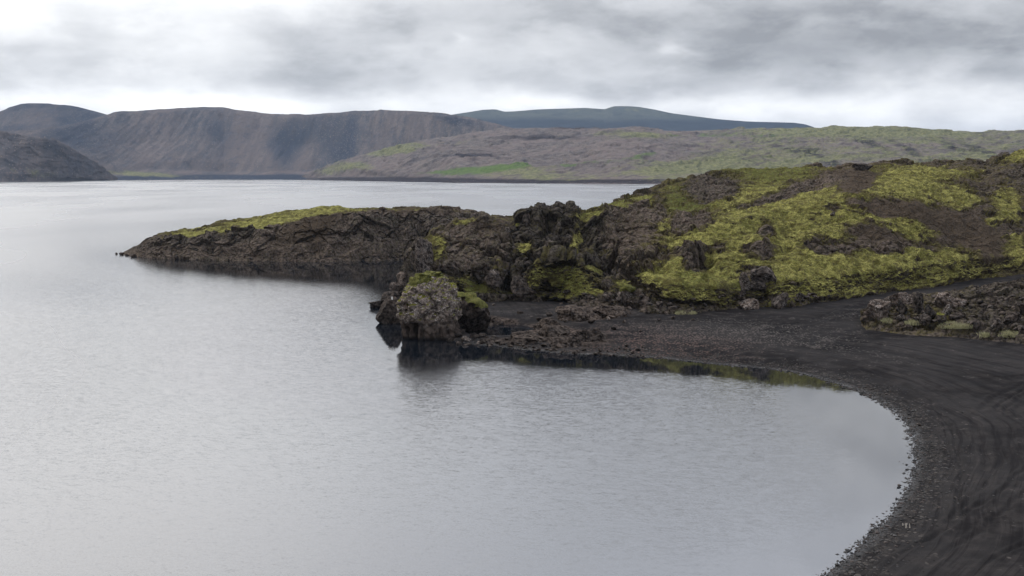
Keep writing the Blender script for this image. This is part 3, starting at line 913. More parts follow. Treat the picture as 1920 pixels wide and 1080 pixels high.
boulder((979, 402, 994, 428), 49, M_ROCK_DARK, 'upright grey pinnacle at the left shoulder of the dark crag', group=CG, deep=0.7)
boulder((1596, 307, 1638, 320), 50, M_ROCK_DARK, 'flat black cap rock on the skyline of the mossy hill', deep=0.5)
boulder((1556, 398, 1566, 407), 51, M_WHITE if False else M_ROCK_GREY, 'small pale stone on the hill right of the broad moss patch', level=3)
boulder((947, 427, 957, 436), 52, M_ROCK_GREY, 'small grey stone on the dark saddle beside the outcrop', level=3)
boulder((965, 421, 979, 431), 53, M_ROCK_MOSSY, 'pale mossy stone on the saddle left of the pinnacle', level=3)

# shore rocks round the stack
SG = 'dark shore rocks beside the mossy stack'
boulder((704, 563, 764, 612), 61, M_ROCK_WET, 'big smooth dark brown rock in the water behind the stack', group=SG, at=at_z(734, 607), angular=0.2, rough=0.07)
boulder((741, 511, 780, 545), 62, M_ROCK_BROWN, 'pinkish brown boulder perched at the shore left of the crag', group=SG, at=at_z(762, 543, 0.4))
boulder((729, 530, 750, 547), 63, M_ROCK_BROWN, 'small brown boulder at the lake edge beside the pinkish boulder', group=SG, at=at_z(740, 546, 0.1))
boulder((713, 549, 764, 572), 64, M_ROCK_DARK, 'dark sloping slab that carries the white marker', group=SG, at=at_z(738, 570, 0.0), angular=0.5)
boulder((692, 564, 742, 580), 65, M_ROCK_WET, 'low black rock finger pointing out into the lake', group=SG, at=at_z(716, 577), angular=0.4, deep=0.5)
boulder((776, 458, 812, 560), 66, M_ROCK_GREY, 'tall leaning rock slab at the left edge of the crag', group=SG, at=(at_y(797, 550, 209)), deep=0.5, rough=0.09)
boulder((750, 535, 792, 570), 67, M_ROCK_DARK, 'dark broken rock behind the top of the stack', group=SG, at=at_z(772, 566, 0.3))

# loose stones right of the stack and over the shingle
protos = []
for i in range(6):
    W, Fc = rock_shape(200 + i, 3, (1, 0.8, 0.55), 0.9, 0.10)
    me = raw_mesh('stone', W, Fc, 3, True)
    me.materials.append((M_ROCK_WET, M_ROCK_DARK, M_ROCK_WET, M_ROCK_DARK, M_ROCK_GREY, M_ROCK_DARK)[i])
    protos.append(me)
rng = random.Random(4)


def stone(u, v, px, label, group, mesh=None, zz=None):
    p = hit(u, v) if zz is None else np.array(at_z(u, v, zz))
    w = px * p[1] / F
    o = link('stone', mesh or protos[rng.randrange(6)])
    o.location = (p[0], p[1], p[2] - 0.12 * w)
    o.scale = (w, w * rng.uniform(0.8, 1.2), w * rng.uniform(0.7, 1.3))
    o.rotation_euler = (rng.uniform(-.15, .15), rng.uniform(-.15, .15), rng.uniform(0, 6.28))
    tag(o, label, 'stone', group)
    return o


for u, v, px in [(858, 632, 18), (872, 640, 20), (889, 634, 19), (903, 632, 16), (882, 624, 15), (866, 622, 16), (915, 640, 13), (898, 645, 14), (878, 648, 16), (926, 634, 11), (933, 643, 13),
                 (861, 647, 14), (908, 624, 12), (946, 646, 14), (958, 651, 12), (920, 649, 12), (845, 641, 14), (972, 648, 13), (985, 653, 11), (893, 617, 12)]:
    stone(u, v, px, 'dark wet stone in the heap between the mossy stack and the shingle', 'stones heaped right of the stack')
for u, v, px in [(975, 588, 13), (1012, 601, 16), (1030, 592, 14), (905, 601, 20), (1110, 606, 15), (1085, 602, 13), (1060, 604, 12), (1140, 600, 13), (1150, 618, 12), (1170, 605, 10), (1095, 624, 13),
                 (1045, 640, 14), (1062, 646, 13), (1020, 650, 13), (1090, 640, 12), (1120, 638, 12), (1003, 640, 14), (1132, 628, 12), (1200, 622, 9), (1235, 602, 10), (1262, 598, 12), (1300, 600, 9), (1052, 570, 10),
                 (925, 572, 10), (900, 578, 9), (1180, 580, 11), (1213, 588, 10), (1250, 588, 9), (1330, 583, 9)]:
    stone(u, v, px, 'flat dark stone lying on the shingle spit below the crag', 'stones scattered on the shingle spit')
for i in range(75):
    u = rng.uniform(1680, 1935)
    v = rng.uniform(560 - (u - 1680) * 0.09, 600 + (u - 1680) * 0.10)
    stone(u, v, rng.uniform(7, 15), 'small dark stone among the rubble of the right bank', 'rubble stones of the right bank', protos[rng.choice((1, 3, 5, 4))])
for i in range(44):
    u = rng.uniform(880, 1360)
    v = np.interp(u, [880, 960, 1080, 1180, 1260, 1360], [562, 556, 562, 572, 578, 570]) + rng.uniform(-16, 5)
    stone(u, v, rng.uniform(6, 14), 'small dark stone fallen at the foot of the crag and slope', 'stones fallen below the crag', protos[rng.choice((1, 3, 5, 4))])
for i in range(26):
    u = rng.uniform(1375, 1560)
    v = np.interp(u, [1375, 1480, 1560], [575, 572, 560]) + rng.uniform(-16, 3)
    stone(u, v, rng.uniform(6, 13), 'small rock along the low edge where the moss meets the sand', 'rocks along the moss edge', protos[rng.choice((1, 3, 5, 4))])
for i in range(26):
    u = rng.uniform(540, 800)
    stone(u, 485 + rng.uniform(-5, 2), rng.uniform(4, 9), 'dark stone at the waterline below the peninsula cliff', 'stones under the peninsula cliff', protos[rng.choice((0, 2, 1))])
for i in range(62):
    u = rng.uniform(900, 1240)
    v = np.interp(u, [900, 1000, 1080, 1240], [645, 656, 663, 672]) - rng.expovariate(1 / 7.0) + 2
    stone(u, v, rng.uniform(5, 13), 'dark lava stone on the rough shelf along the cove edge', 'lava stones of the cove edge', protos[rng.choice((0, 1, 3, 2, 5))])
for u, v, px in [(228, 478, 12), (238, 480, 10), (250, 482, 14), (219, 477, 7), (275, 483, 12), (300, 484, 10), (330, 486, 13), (372, 487, 12), (420, 488, 10), (470, 489, 12)]:
    stone(u, v, px, 'low dark rock at the tapering tip of the peninsula', 'rocks at the peninsula tip', protos[rng.choice((0, 2))], 0.0)
stone(1723, 798, 9, 'black flat stone alone on the gravel near the bay curve', None, protos[1])
stone(1571, 1052, 5, 'small dark stone standing in the water near the bottom edge', None, protos[0], 0.0)
stone(1652, 976, 5, 'small dark stone in the shallow water beside the pebble edge', None, protos[0], 0.0)

# ------------------------------------------------------------------ the mossy sea stack
p0 = np.array(at_z(800, 638, 0))
sc = p0[1] / CP / F
rowsV = [(652, 752, 866), (640, 749, 868), (628, 748, 860), (612, 747, 855), (602, 743, 857), (592, 742, 858), (580, 743, 857), (568, 749, 855), (557, 756, 852), (547, 763, 847), (538, 769, 841), (531, 777, 834), (527, 786, 828), (524.5, 797, 820), (523.5, 806, 812)]
RZ, RA = 150, 260
vz = np.interp(np.linspace(0, 1, RZ), np.linspace(0, 1, len(rowsV)), [r[0] for r in rowsV])
ul = np.interp(vz, [r[0] for r in rowsV][::-1], [r[1] for r in rowsV][::-1])
ur = np.interp(vz, [r[0] for r in rowsV][::-1], [r[2] for r in rowsV][::-1])
th = np.linspace(0, 2 * math.pi, RA, endpoint=False)
hz = (640 - vz) * sc * 1.03
cx = ((ul + ur) / 2 - 800) * sc
rr = (ur - ul) / 2 * sc
sq = (np.abs(np.cos(th)) ** 3.6 + np.abs(np.sin(th)) ** 3.6) ** (-1 / 3.6)
Xs = cx[:, None] + rr[:, None] * np.cos(th) * sq
Ys = rr[:, None] * 0.85 * np.sin(th) * sq + 4.0
P = np.stack([Xs, Ys, np.repeat(hz[:, None], RA, 1)], -1).astype(F32)
Nn = np.stack([np.cos(th)[None] * np.ones_like(Xs), np.sin(th)[None] * np.ones_like(Xs), np.repeat(sstep(5.5, 9, hz)[:, None], RA, 1)], -1)
Nn = (Nn / np.linalg.norm(Nn, axis=2, keepdims=True)).astype(F32)
pp = P + 60
b1, c1 = blocks(pp, 2.6, 21, 0.8)
b2, c2 = blocks(pp, 1.1, 22, 0.9)
dsp = 0.50 * b1 + 0.50 * b2 + 0.45 * fbm(pp, 2.4, 4, 0.55, 71, ridged=True) + 0.30 * fbm(pp, 0.5, 3, 0.6, 72) - 0.2
dsp *= 0.45 + 0.55 * sstep(2.2, 3.4, P[..., 2] + 0.5 * fbm(pp, 1.5, 2, 0.5, 73))
dsp -= 0.12 * (1 - sstep(2.0, 3.3, P[..., 2] + 0.7 * fbm(pp, 2.0, 2, 0.5, 74)))
fr = sstep(0, -0.4, np.sin(th))[None]
gx = (P[..., 0] * 1.0)
dsp -= fr * 2.2 * np.exp(-((gx + 2.15) / 0.5) ** 2) * (1 - sstep(1.9, 2.9, P[..., 2]))
dsp -= fr * 0.8 * np.exp(-((gx + 3.2) / 0.22) ** 2) * (1 - sstep(1.5, 2.4, P[..., 2]))
P = P + Nn * dsp[..., None]
V = np.concatenate([P.reshape(-1, 3), np.array([[P[-1, :, 0].mean(), P[-1, :, 1].mean(), P[-1, :, 2].mean() + 0.05]], F32)])
fq = grid_faces(RZ, RA, True)
capi = len(V) - 1
last = np.arange((RZ - 1) * RA, RZ * RA)
tri = np.stack([last, np.roll(last, -1), np.full(RA, capi), np.full(RA, capi)], -1)
stack = link('sea_stack', raw_mesh('sea_stack', V, fq, 4, True), M_STACK)
stack.location = p0
tag(stack, 'tall lichen covered rock stack with bright moss top standing in the lake', 'rock stack')
cap_on(stack, M_MOSS_CAP, 0.85, 0.13, lean=(0.26, 0.10))

sh = boulder((832, 552, 924, 624), 84, M_ROCK_WET, 'dark brown rock shoulder with hanging moss joined to the right of the stack', name='shore_rock', cat='rock', at=at_z(876, 622, 0.1), angular=0.9, rough=0.12, deep=0.9)
cap_on(sh, M_MOSS_CAP, 0.80, 0.08, lean=(-0.35, 0.1))
# low bedrock domes on the shingle
boulder((1040, 579, 1130, 601), 82, M_ROCK_DOME, 'low brown bedrock dome rising out of the shingle', name='rock_dome', cat='rock', angular=0.3, rough=0.14, sink=1.2, deep=1.0)
boulder((1110, 576, 1190, 596), 83, M_ROCK_DOME, 'cracked olive brown bedrock hump right of the low brown dome', name='rock_dome', cat='rock', angular=0.3, rough=0.15, sink=1.2, deep=0.9)
for i, (bx, lb) in enumerate([((990, 612, 1082, 634), 'dark flat bedrock slab nearest the rock pool'), ((1064, 616, 1150, 640), 'broad flat bedrock slab right of the slab by the pool'),
                              ((950, 628, 1030, 644), 'thin bedrock slab sloping to the pool outlet'), ((1026, 634, 1098, 652), 'low cracked slab at the lake side of the flat slabs'), ((1000, 600, 1062, 614), 'narrow slab at the upper rim of the rock pool'),
                              ((893, 596, 945, 610), 'flat grey slab between the stack shoulder and the rock pool')]):
    boulder(bx, 90 + i, M_ROCK_WET, lb, name='rock_slab', cat='rock slab', angular=1.0, rough=0.16, sink=1.6, deep=1.1, rz=0.2 * i - 0.4)

# ------------------------------------------------------------------ small man-made bits
import bmesh


def box_mesh(name, w, dpt, h, bev, z0=0.0, taper=1.0):
    bm = bmesh.new()
    bmesh.ops.create_cube(bm, size=1.0)
    for vtx in bm.verts:
        k = taper if vtx.co.z > 0 else 1.0
        vtx.co = Vector((vtx.co.x * w * k, vtx.co.y * dpt * k, (vtx.co.z + 0.5) * h + z0))
    bmesh.ops.bevel(bm, geom=bm.edges[:], offset=bev, segments=2, affect='EDGES')
    m_ = bpy.data.meshes.new(name)
    bm.to_mesh(m_)
    bm.free()
    return m_


def tube_mesh(name, pts, r0, r1, n=8):
    pts = np.array(pts, F32)
    V = []
    for i, p in enumerate(pts):
        r = r0 + (r1 - r0) * i / (len(pts) - 1)
        t = pts[min(i + 1, len(pts) - 1)] - pts[max(i - 1, 0)]
        t /= np.linalg.norm(t)
        a = np.cross(t, (0.3, 1, 0.2))
        a /= np.linalg.norm(a)
        b = np.cross(t, a)
        for k in range(n):
            q = 2 * math.pi * k / n
            V.append(p + r * (math.cos(q) * a + math.sin(q) * b))
    return raw_mesh(name, np.array(V), grid_faces(len(pts), n, True), 4, True)


dg = bpy.context.evaluated_depsgraph_get()
dg.update()


def drop(u, v):
    dx, dy, dz = ray(u, v)
    ok, loc, nrm, idx, ob, mtx = scene.ray_cast(dg, Vector((0, 0, H)), Vector((dx, dy, dz)).normalized())
    return loc if ok else Vector(at_z(u, v))


q = drop(735, 562)
mk = bpy.data.objects.new('shore_marker', None)
COL.objects.link(mk)
mk.location = (q.x, q.y + 0.15, q.z - 0.1)
tag(mk, 'small white upright marker with grey top on a dark shore rock', 'marker')
link('body', box_mesh('body', 0.30, 0.26, 0.50, 0.03, 0.0, 0.92), M_WHITE, mk)
link('cap', box_mesh('cap', 0.21, 0.19, 0.13, 0.02, 0.497, 0.8), M_GREYCAP, mk)
q = drop(1702, 990)
tw = bpy.data.objects.new('driftwood', None)
COL.objects.link(tw)
tw.location = q
tag(tw, 'pale bleached sticks poking up from black gravel near the shoreline', 'driftwood')
kx = q.y / F
link('stick', tube_mesh('stick', [(-0.13, 0, -0.08), (-0.12, 0.0, 0.14), (-0.10, 0.02, 0.30)], 0.035, 0.022), M_STICK, tw)
link('stick', tube_mesh('stick', [(0.15, 0, -0.08), (0.14, 0.0, 0.14), (0.12, 0.02, 0.30)], 0.035, 0.022), M_STICK, tw)
link('stick', tube_mesh('stick', [(-0.12, 0.05, 0.29), (-0.02, 0.04, 0.27)], 0.02, 0.02), M_STICK, tw)
link('stick', tube_mesh('stick', [(-0.15, 0.5, 0.0), (-0.17, 0.55, 0.17)], 0.022, 0.018), M_STICK, tw)
link('stick', tube_mesh('stick', [(0.05, 0.5, 0.0), (0.06, 0.55, 0.17)], 0.022, 0.018), M_STICK, tw)

# ------------------------------------------------------------------ pale grass patches
def grass(box, seed, label, n=900):
    r = np.random.RandomState(seed)
    u0, v0, u1, v1 = box
    A = hit(u0, v1)
    B = hit(u1, v1 - 1)
    V, Fc = [], []
    dep = max(0.8, (v1 - v0) * A[1] * A[1] / (F * 24) * 0.55)
    O = (A + B) / 2
    cl = np.sort(r.rand(5))
    for i in range(int(n * 0.6)):
        t = r.rand() if i % 3 == 0 else float(np.clip(cl[r.randint(5)] + r.normal() * 0.07, 0, 1))
        w = math.sin(math.pi * min(max(t, 0.03), 0.97)) ** 0.6
        q_ = A * (1 - t) + B * t + np.array((0, (r.rand() - 0.2) * dep * w, 0.0))
        gz = q_[2] + 0.0
        hgt = r.uniform(0.2, 0.75) * (0.6 + 0.4 * w)
        an = r.uniform(0, 6.28)
        lean = r.uniform(0.05, 0.3)
        bx, by = math.cos(an) * 0.035, math.sin(an) * 0.035
        lx, ly = math.cos(an + 1.4) * lean, math.sin(an + 1.4) * lean
        b0 = q_ - O
        k_ = len(V)
        V += [(b0[0] - bx, b0[1] - by, b0[2] - 0.1), (b0[0] + bx, b0[1] + by, b0[2] - 0.1), (b0[0] + lx * .4 + bx * .6, b0[1] + ly * .4 + by * .6, b0[2] + hgt * .6), (b0[0] + lx, b0[1] + ly, b0[2] + hgt)]
        Fc.append((k_, k_ + 1, k_ + 2, k_ + 3))
    o_ = link('grass_patch', raw_mesh('grass_patch', np.array(V), np.array(Fc), 4, False), M_GRASS)
    o_.location = O
    tag(o_, label, 'grass patch')


grass((1655, 594, 1673, 605), 1, 'small grass tuft against the big pale boulder', 500)
grass((1699, 596, 1728, 608), 2, 'short grass patch between the small grey and low dark boulders', 900)
grass((1760, 600, 1826, 615), 3, 'longest pale grass patch along the foot of the rubble bank', 2200)
grass((1836, 622, 1854, 631), 4, 'small dry grass tuft below the black sand boulder', 500)
grass((1872, 618, 1918, 631), 5, 'dry straw coloured grass patch near the right photo edge', 1500)
grass((1268, 582, 1306, 590), 6, 'lone green grass tuft on the sand below the round moss slope', 800)

# ------------------------------------------------------------------ pebbles of the beach edge (stuff)
r = np.random.RandomState(12)
seg = np.diff(SH[:31], axis=0)
ln = np.linalg.norm(seg, axis=1)
cum = np.concatenate([[0], np.cumsum(ln)])
npb = 19000
tt = r.rand(npb) * cum[-1]
i = np.clip(np.searchsorted(cum, tt) - 1, 0, len(seg) - 1)
q = SH[i] + seg[i] * ((tt - cum[i]) / ln[i])[:, None]
nrm = np.stack([seg[i][:, 1], -seg[i][:, 0]], -1) / ln[i][:, None]
off = r.gamma(1.1, 0.85, npb) * (0.6 + 0.9 * np.abs(np.sin(tt * 0.21 + np.sin(tt * 0.08) * 2))) - 0.8 + 0.6 * np.sin(tt * 0.7) * r.rand(npb)
q = q + nrm * off[:, None]
dq = shore_d(q[:, 0].astype(F32), q[:, 1].astype(F32))
k = dq > -1.3
q, dq = q[k], dq[k]
n = len(q)
qs = np.stack([q[:, 0], q[:, 1], np.zeros(n)], -1).astype(F32)
zq = beach_base(dq + 0.5 * fbm(qs, 5.0, 4, 0.55, 1)) + 0.0
size = r.gamma(1.1, 0.024, n) + 0.025
size = np.minimum(size, 0.22)
far_k = 0.75 + q[:, 1] / 260.0
size = size * far_k
V0, F0 = ICO[2]
V0, F0 = ico(1)
R3 = r.uniform(0.6, 1.2, (n, 1, 3)).astype(F32)
R3[..., 2] *= 0.6
jit = 1 + 0.25 * r.normal(size=(n, len(V0), 1))
VV = V0[None] * R3 * jit * size[:, None, None]
an = r.rand(n) * 6.28
ca, sa = np.cos(an)[:, None], np.sin(an)[:, None]
VV = np.stack([VV[..., 0] * ca - VV[..., 1] * sa, VV[..., 0] * sa + VV[..., 1] * ca, VV[..., 2]], -1)
VV = VV + np.stack([q[:, 0], q[:, 1], np.maximum(zq, -0.12) + size * 0.2], -1)[:, None, :]
FF = F0[None] + (np.arange(n) * len(V0))[:, None, None]
tone = np.repeat(r.rand(n), len(V0))


def mat_pebble():
    m, T = new_mat('pebbles')
    t = T.attr('tone')
    c = T.mix(T.ramp(t, 0.45, 1.0), (0.006, 0.0058, 0.006), (0.044, 0.041, 0.039))
    c = T.mix(T.ramp(t, 0.20, 0.28), (0.030, 0.021, 0.018), c)
    finish(T, c, 0.7, None, spec=0.3)
    return m


peb = link('pebbles', raw_mesh('pebbles', VV.astype(F32), FF.astype(np.int32), 3, False, {'tone': tone}), mat_pebble())
peb['kind'] = 'stuff'
peb['label'] = 'dark pebbles strewn along the curved water edge'

# ------------------------------------------------------------------ lake
def mat_water():
    m, T = new_mat('lake_water')
    pos = T.add('ShaderNodeNewGeometry').outputs['Position']
    px, py, pz = T.sep(pos)
    rot = T.add('ShaderNodeVectorRotate', {'Vector': pos, 'Angle': math.radians(14)}, rotation_type='Z_AXIS').outputs[0]
    shx = T.scalev(rot, 0.42, 1.0, 1.0)
    w1 = T.noise(shx, 2.6, 3, 0.6, out=1)
    w2 = T.noise(T.scalev(rot, 0.6, 1.0, 1.0), 8.5, 2, 0.6, out=1)
    w3 = T.noise(T.scalev(rot, 0.35, 1.0, 1.0), 0.28, 3, 0.55, out=1)
    half = (0.5, 0.5, 0.5)
    wind = T.noise(T.scalev(pos, 0.6, 0.22, 1.0), 0.012, 2.0, 0.5, 0.2)
    wind = T.ramp(wind, 0.30, 0.70)
    calm = T.attr('calm')
    a = T.m('MULTIPLY', T.m('ADD', T.m('MULTIPLY', wind, 0.40), 0.62), T.m('SUBTRACT', 1.0, calm))
    a = T.m('ADD', a, 0.022)
    v = T.vm('ADD', T.vm('SCALE', T.vm('SUBTRACT', w1, half), 0.22), T.vm('SCALE', T.vm('SUBTRACT', w2, half), 0.34))
    v = T.vm('ADD', v, T.vm('SCALE', T.vm('SUBTRACT', w3, half), 0.02))
    v = T.vm('SCALE', v, a)
    v = T.vm('MULTIPLY', v, (0.7, 1.0, 0.0))
    nrm = T.vm('NORMALIZE', T.vm('ADD', v, (0, 0, 1)))
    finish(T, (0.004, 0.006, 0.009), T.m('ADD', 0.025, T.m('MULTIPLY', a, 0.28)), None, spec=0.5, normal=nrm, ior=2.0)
    return m


xs = np.concatenate([np.linspace(-9000, -420, 26), np.linspace(-400, 300, 300), np.linspace(320, 9000, 26)])
ys = np.concatenate([np.linspace(-3000, 20, 10), np.linspace(24, 420, 260), np.linspace(440, 14000, 60)])
GX, GY = np.meshgrid(xs, ys)
dw = -shore_d(GX.astype(F32), GY.astype(F32))
calm = 1.0 * np.exp(-(np.clip(dw, 0, 400) / 10.0) ** 2.0)
uu, vv = project(np.stack([GX, GY, np.zeros_like(GX)], -1))
ok = (GY > 30)
calm += np.where(ok, blobs(np.where(ok, uu, 0), np.where(ok, vv, 0), [(570, 500, 330, 30, 3, 1.1), (1560, 770, 210, 70, 25, 0.55), (790, 650, 70, 40, 0, 1.0), (1120, 676, 320, 18, 4, 0.8), (120, 540, 260, 40, 0, 0.35)]), 0)
calm = np.clip(calm, 0, 0.985)
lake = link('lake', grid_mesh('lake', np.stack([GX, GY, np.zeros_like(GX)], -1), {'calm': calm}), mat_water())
lake['kind'] = 'structure'
me = raw_mesh('ground', np.array([(-16000, -3000, -12), (16000, -3000, -12), (16000, 16000, -12), (-16000, 16000, -12)]), np.array([(0, 1, 2, 3)]))
ground = link('ground', me, M_ROCK_DARK)
ground['kind'] = 'structure'

# ------------------------------------------------------------------ distant hills
def mat_hill(name, a, b, c_, fleck, sc_, blue, streak=(1.0, 0.12, 0.25)):
    m, T = new_mat(name)
    pos = T.add('ShaderNodeNewGeometry').outputs['Position']
    ga, gb, dk = T.attr('moss'), T.attr('green'), T.attr('dark')
    st = T.scalev(pos, *streak)
    n1 = T.noise(st, 0.006 * sc_, 5, 0.6)
    n2 = T.noise(pos, 0.022 * sc_, 7, 0.68)
    n4 = T.noise(st, 0.035 * sc_, 5, 0.65)
    n3 = T.noise(pos, 0.09, 5, 0.75)
    col = T.mix(T.ramp(n1, 0.40, 0.60), a, b)
    col = T.mix(T.ramp(n4, 0.42, 0.64, 0.0, 0.8), col, c_)
    col = T.mix(T.ramp(n2, 0.50, 0.34, 0.0, 0.45), col, blue)
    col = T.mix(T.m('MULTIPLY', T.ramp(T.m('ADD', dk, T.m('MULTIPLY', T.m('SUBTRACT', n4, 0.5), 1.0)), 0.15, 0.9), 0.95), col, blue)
    vo = T.add('ShaderNodeTexVoronoi', {'Vector': pos, 'Scale': 0.17})
    vr = T.sep(vo.outputs['Color'])
    fl = T.m('MULTIPLY', T.ramp(vo.outputs[0], 0.36, 0.18), T.ramp(T.m('ADD', vr[0], T.m('MULTIPLY', T.m('SUBTRACT', n1, 0.5), 2.0)), 0.62, 0.95))
    col = T.mix(T.m('MULTIPLY', fl, fleck), col, (0.21, 0.17, 0.145))
    col = T.mix(T.ramp(n3, 0.44, 0.32, 0.0, 0.5), col, T.mix(0.5, blue, (0.02, 0.018, 0.018)))
    mz = T.ramp(T.m('ADD', ga, T.m('MULTIPLY', T.m('SUBTRACT', n2, 0.5), 1.5)), 0.30, 0.75)
    col = T.mix(mz, col, T.mix(T.ramp(n3, 0.35, 0.65), (0.070, 0.074, 0.040), (0.160, 0.160, 0.084)))
    col = T.mix(T.ramp(T.m('ADD', gb, T.m('MULTIPLY', T.m('SUBTRACT', n2, 0.5), 1.6)), 0.35, 0.95, 0.0, 0.9), col, T.mix(T.ramp(n3, 0.35, 0.65), (0.045, 0.075, 0.022), (0.085, 0.125, 0.036)))
    bump = T.m('ADD', n2, T.m('MULTIPLY', n3, 0.45))
    finish(T, col, 0.95, bump, 5.0, 0.9, 0.0)
    return m


M_RIDGE = mat_hill('ridge_scree', (0.088, 0.074, 0.072), (0.052, 0.052, 0.058), (0.120, 0.100, 0.094), 1.2, 1.0, (0.022, 0.028, 0.042))
M_MOOR = mat_hill('moor_heath', (0.118, 0.096, 0.092), (0.078, 0.068, 0.068), (0.150, 0.130, 0.116), 0.6, 1.6, (0.022, 0.019, 0.022), (0.6, 0.8, 1.6))
M_MOUNT = mat_hill('mountain_far', (0.045, 0.055, 0.052), (0.052, 0.060, 0.054), (0.072, 0.080, 0.066), 0.0, 0.35, (0.012, 0.018, 0.026), (0.5, 0.5, 2.0))

FS = [(-300, 343), (0, 341), (200, 338), (400, 336.5), (560, 337), (700, 340), (860, 343), (1000, 344), (1280, 346), (1500, 347.5), (2000, 350), (2400, 352)]
FSL = line_z([(u, v, 0) for u, v in FS])


def hill(name, u0, u1, nc, lines, rows, mat, relief, masks, sm=(6, 3)):
    s_ = np.linspace(s_of(u0, 330), s_of(u1, 330), nc)
    P_ = loft(s_, lines, rows, *sm)
    N_ = grid_normals(P_)
    pu_, pv_ = project(P_)
    rw = np.arange(P_.shape[0])[:, None] * np.ones_like(pu_)
    dp = relief(P_, pu_, pv_, rw)
    P_ = (P_ + N_ * dp[..., None]).astype(F32)
    at_ = masks(P_, pu_, pv_, rw)
    o_ = link(name, grid_mesh(name, P_, at_), mat)
    o_['kind'] = 'structure'
    return o_


# long scree ridge across the lake
r2 = off_y([(-300, 322), (150, 322), (215, 326), (300, 318), (420, 323), (560, 322), (700, 318), (1100, 318)], FSL, [(-300, 260), (570, 260), (660, 1250), (1100, 1300)])
r1b = off_y([(-300, 334), (200, 333), (300, 328), (420, 330), (560, 331), (700, 328), (1100, 328)], FSL, [(-300, 110), (570, 110), (660, 900), (1100, 1000)])
r25 = off_y([(-300, 270), (100, 275), (215, 275), (300, 272), (420, 270), (500, 268), (540, 275), (600, 272), (700, 270), (800, 272), (900, 280), (980, 285), (1100, 300)], FSL, [(-300, 560), (480, 560), (540, 680), (590, 760), (680, 1480), (1100, 1500)])
r3 = off_y([(-300, 255), (60, 245), (120, 238), (170, 225), (200, 215), (215, 209.5), (232, 208), (250, 209), (300, 205), (345, 203), (380, 201.5), (420, 202), (440, 206), (470, 209.5), (500, 213), (540, 214.5), (600, 214.5), (640, 211), (665, 207.5), (690, 208), (715, 206), (760, 208), (800, 211), (830, 213), (880, 221), (920, 231), (960, 241), (1000, 249), (1100, 262)], FSL, [(-300, 820), (480, 820), (540, 900), (590, 1000), (680, 1720), (1100, 1800)])
r4 = r3.copy()
r4[:, :2] *= 1 + 500 / r4[:, 1:2]
r4[:, 2] -= 60
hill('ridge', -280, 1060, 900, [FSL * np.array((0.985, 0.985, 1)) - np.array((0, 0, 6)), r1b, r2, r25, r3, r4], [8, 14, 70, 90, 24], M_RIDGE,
     lambda P_, u_, v_, w_: (20 * fbm(P_, 210, 4, 0.5, 81, ridged=True, stretch=(1, 0.12, 0.12)) + 5 * fbm(P_, 42, 3, 0.55, 82, ridged=True, stretch=(1, 0.12, 0.12)) + 1.6 * blocks(P_, 30, 14, 0.9)[0] + 1.5 * fbm(P_, 14, 3, 0.6, 83)) * sstep(22, 40, w_) * (1 - 0.65 * sstep(165, 180, w_)),
     lambda P_, u_, v_, w_: {'moss': np.clip(blobs(u_, v_, [(260, 326, 90, 5, 3, 0.8), (720, 207, 60, 3, 0, 0.4)]) + 0.25 * fbm(P_, 150, 3, 0.5, 84), 0, 1), 'green': np.zeros_like(u_),
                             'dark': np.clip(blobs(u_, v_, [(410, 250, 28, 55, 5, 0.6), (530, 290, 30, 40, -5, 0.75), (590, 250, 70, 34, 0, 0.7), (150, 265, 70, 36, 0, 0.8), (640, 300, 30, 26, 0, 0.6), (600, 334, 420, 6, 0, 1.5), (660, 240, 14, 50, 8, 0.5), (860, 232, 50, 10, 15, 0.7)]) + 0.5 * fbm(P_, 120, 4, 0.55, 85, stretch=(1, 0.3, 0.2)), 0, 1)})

# dark hill behind the ridge at the left
h3 = line_y([(-300, 225, 5600), (-80, 214, 5600), (0, 208, 5600), (20, 199, 5600), (40, 192.5, 5600), (80, 191.5, 5600), (120, 195, 5600), (150, 200, 5600), (175, 207, 5600), (195, 213, 5600), (260, 235, 5600), (330, 260, 5600)])
h1 = h3.copy()
h1[:, :2] *= 1 - 700 / 5600
h1[:, 2] = 40
h4 = h3.copy()
h4[:, :2] *= 1.1
h4[:, 2] -= 80
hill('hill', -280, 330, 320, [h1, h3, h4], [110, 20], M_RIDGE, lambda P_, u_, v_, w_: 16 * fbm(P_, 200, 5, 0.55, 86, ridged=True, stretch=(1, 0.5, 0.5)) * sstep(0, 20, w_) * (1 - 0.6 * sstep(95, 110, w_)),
     lambda P_, u_, v_, w_: {'moss': np.clip(0.2 + 0.3 * fbm(P_, 200, 3, 0.5, 87), 0, 1) * sstep(230, 205, v_), 'green': np.zeros_like(u_), 'dark': np.clip(0.55 + 0.7 * fbm(P_, 220, 4, 0.55, 88), 0, 1)})

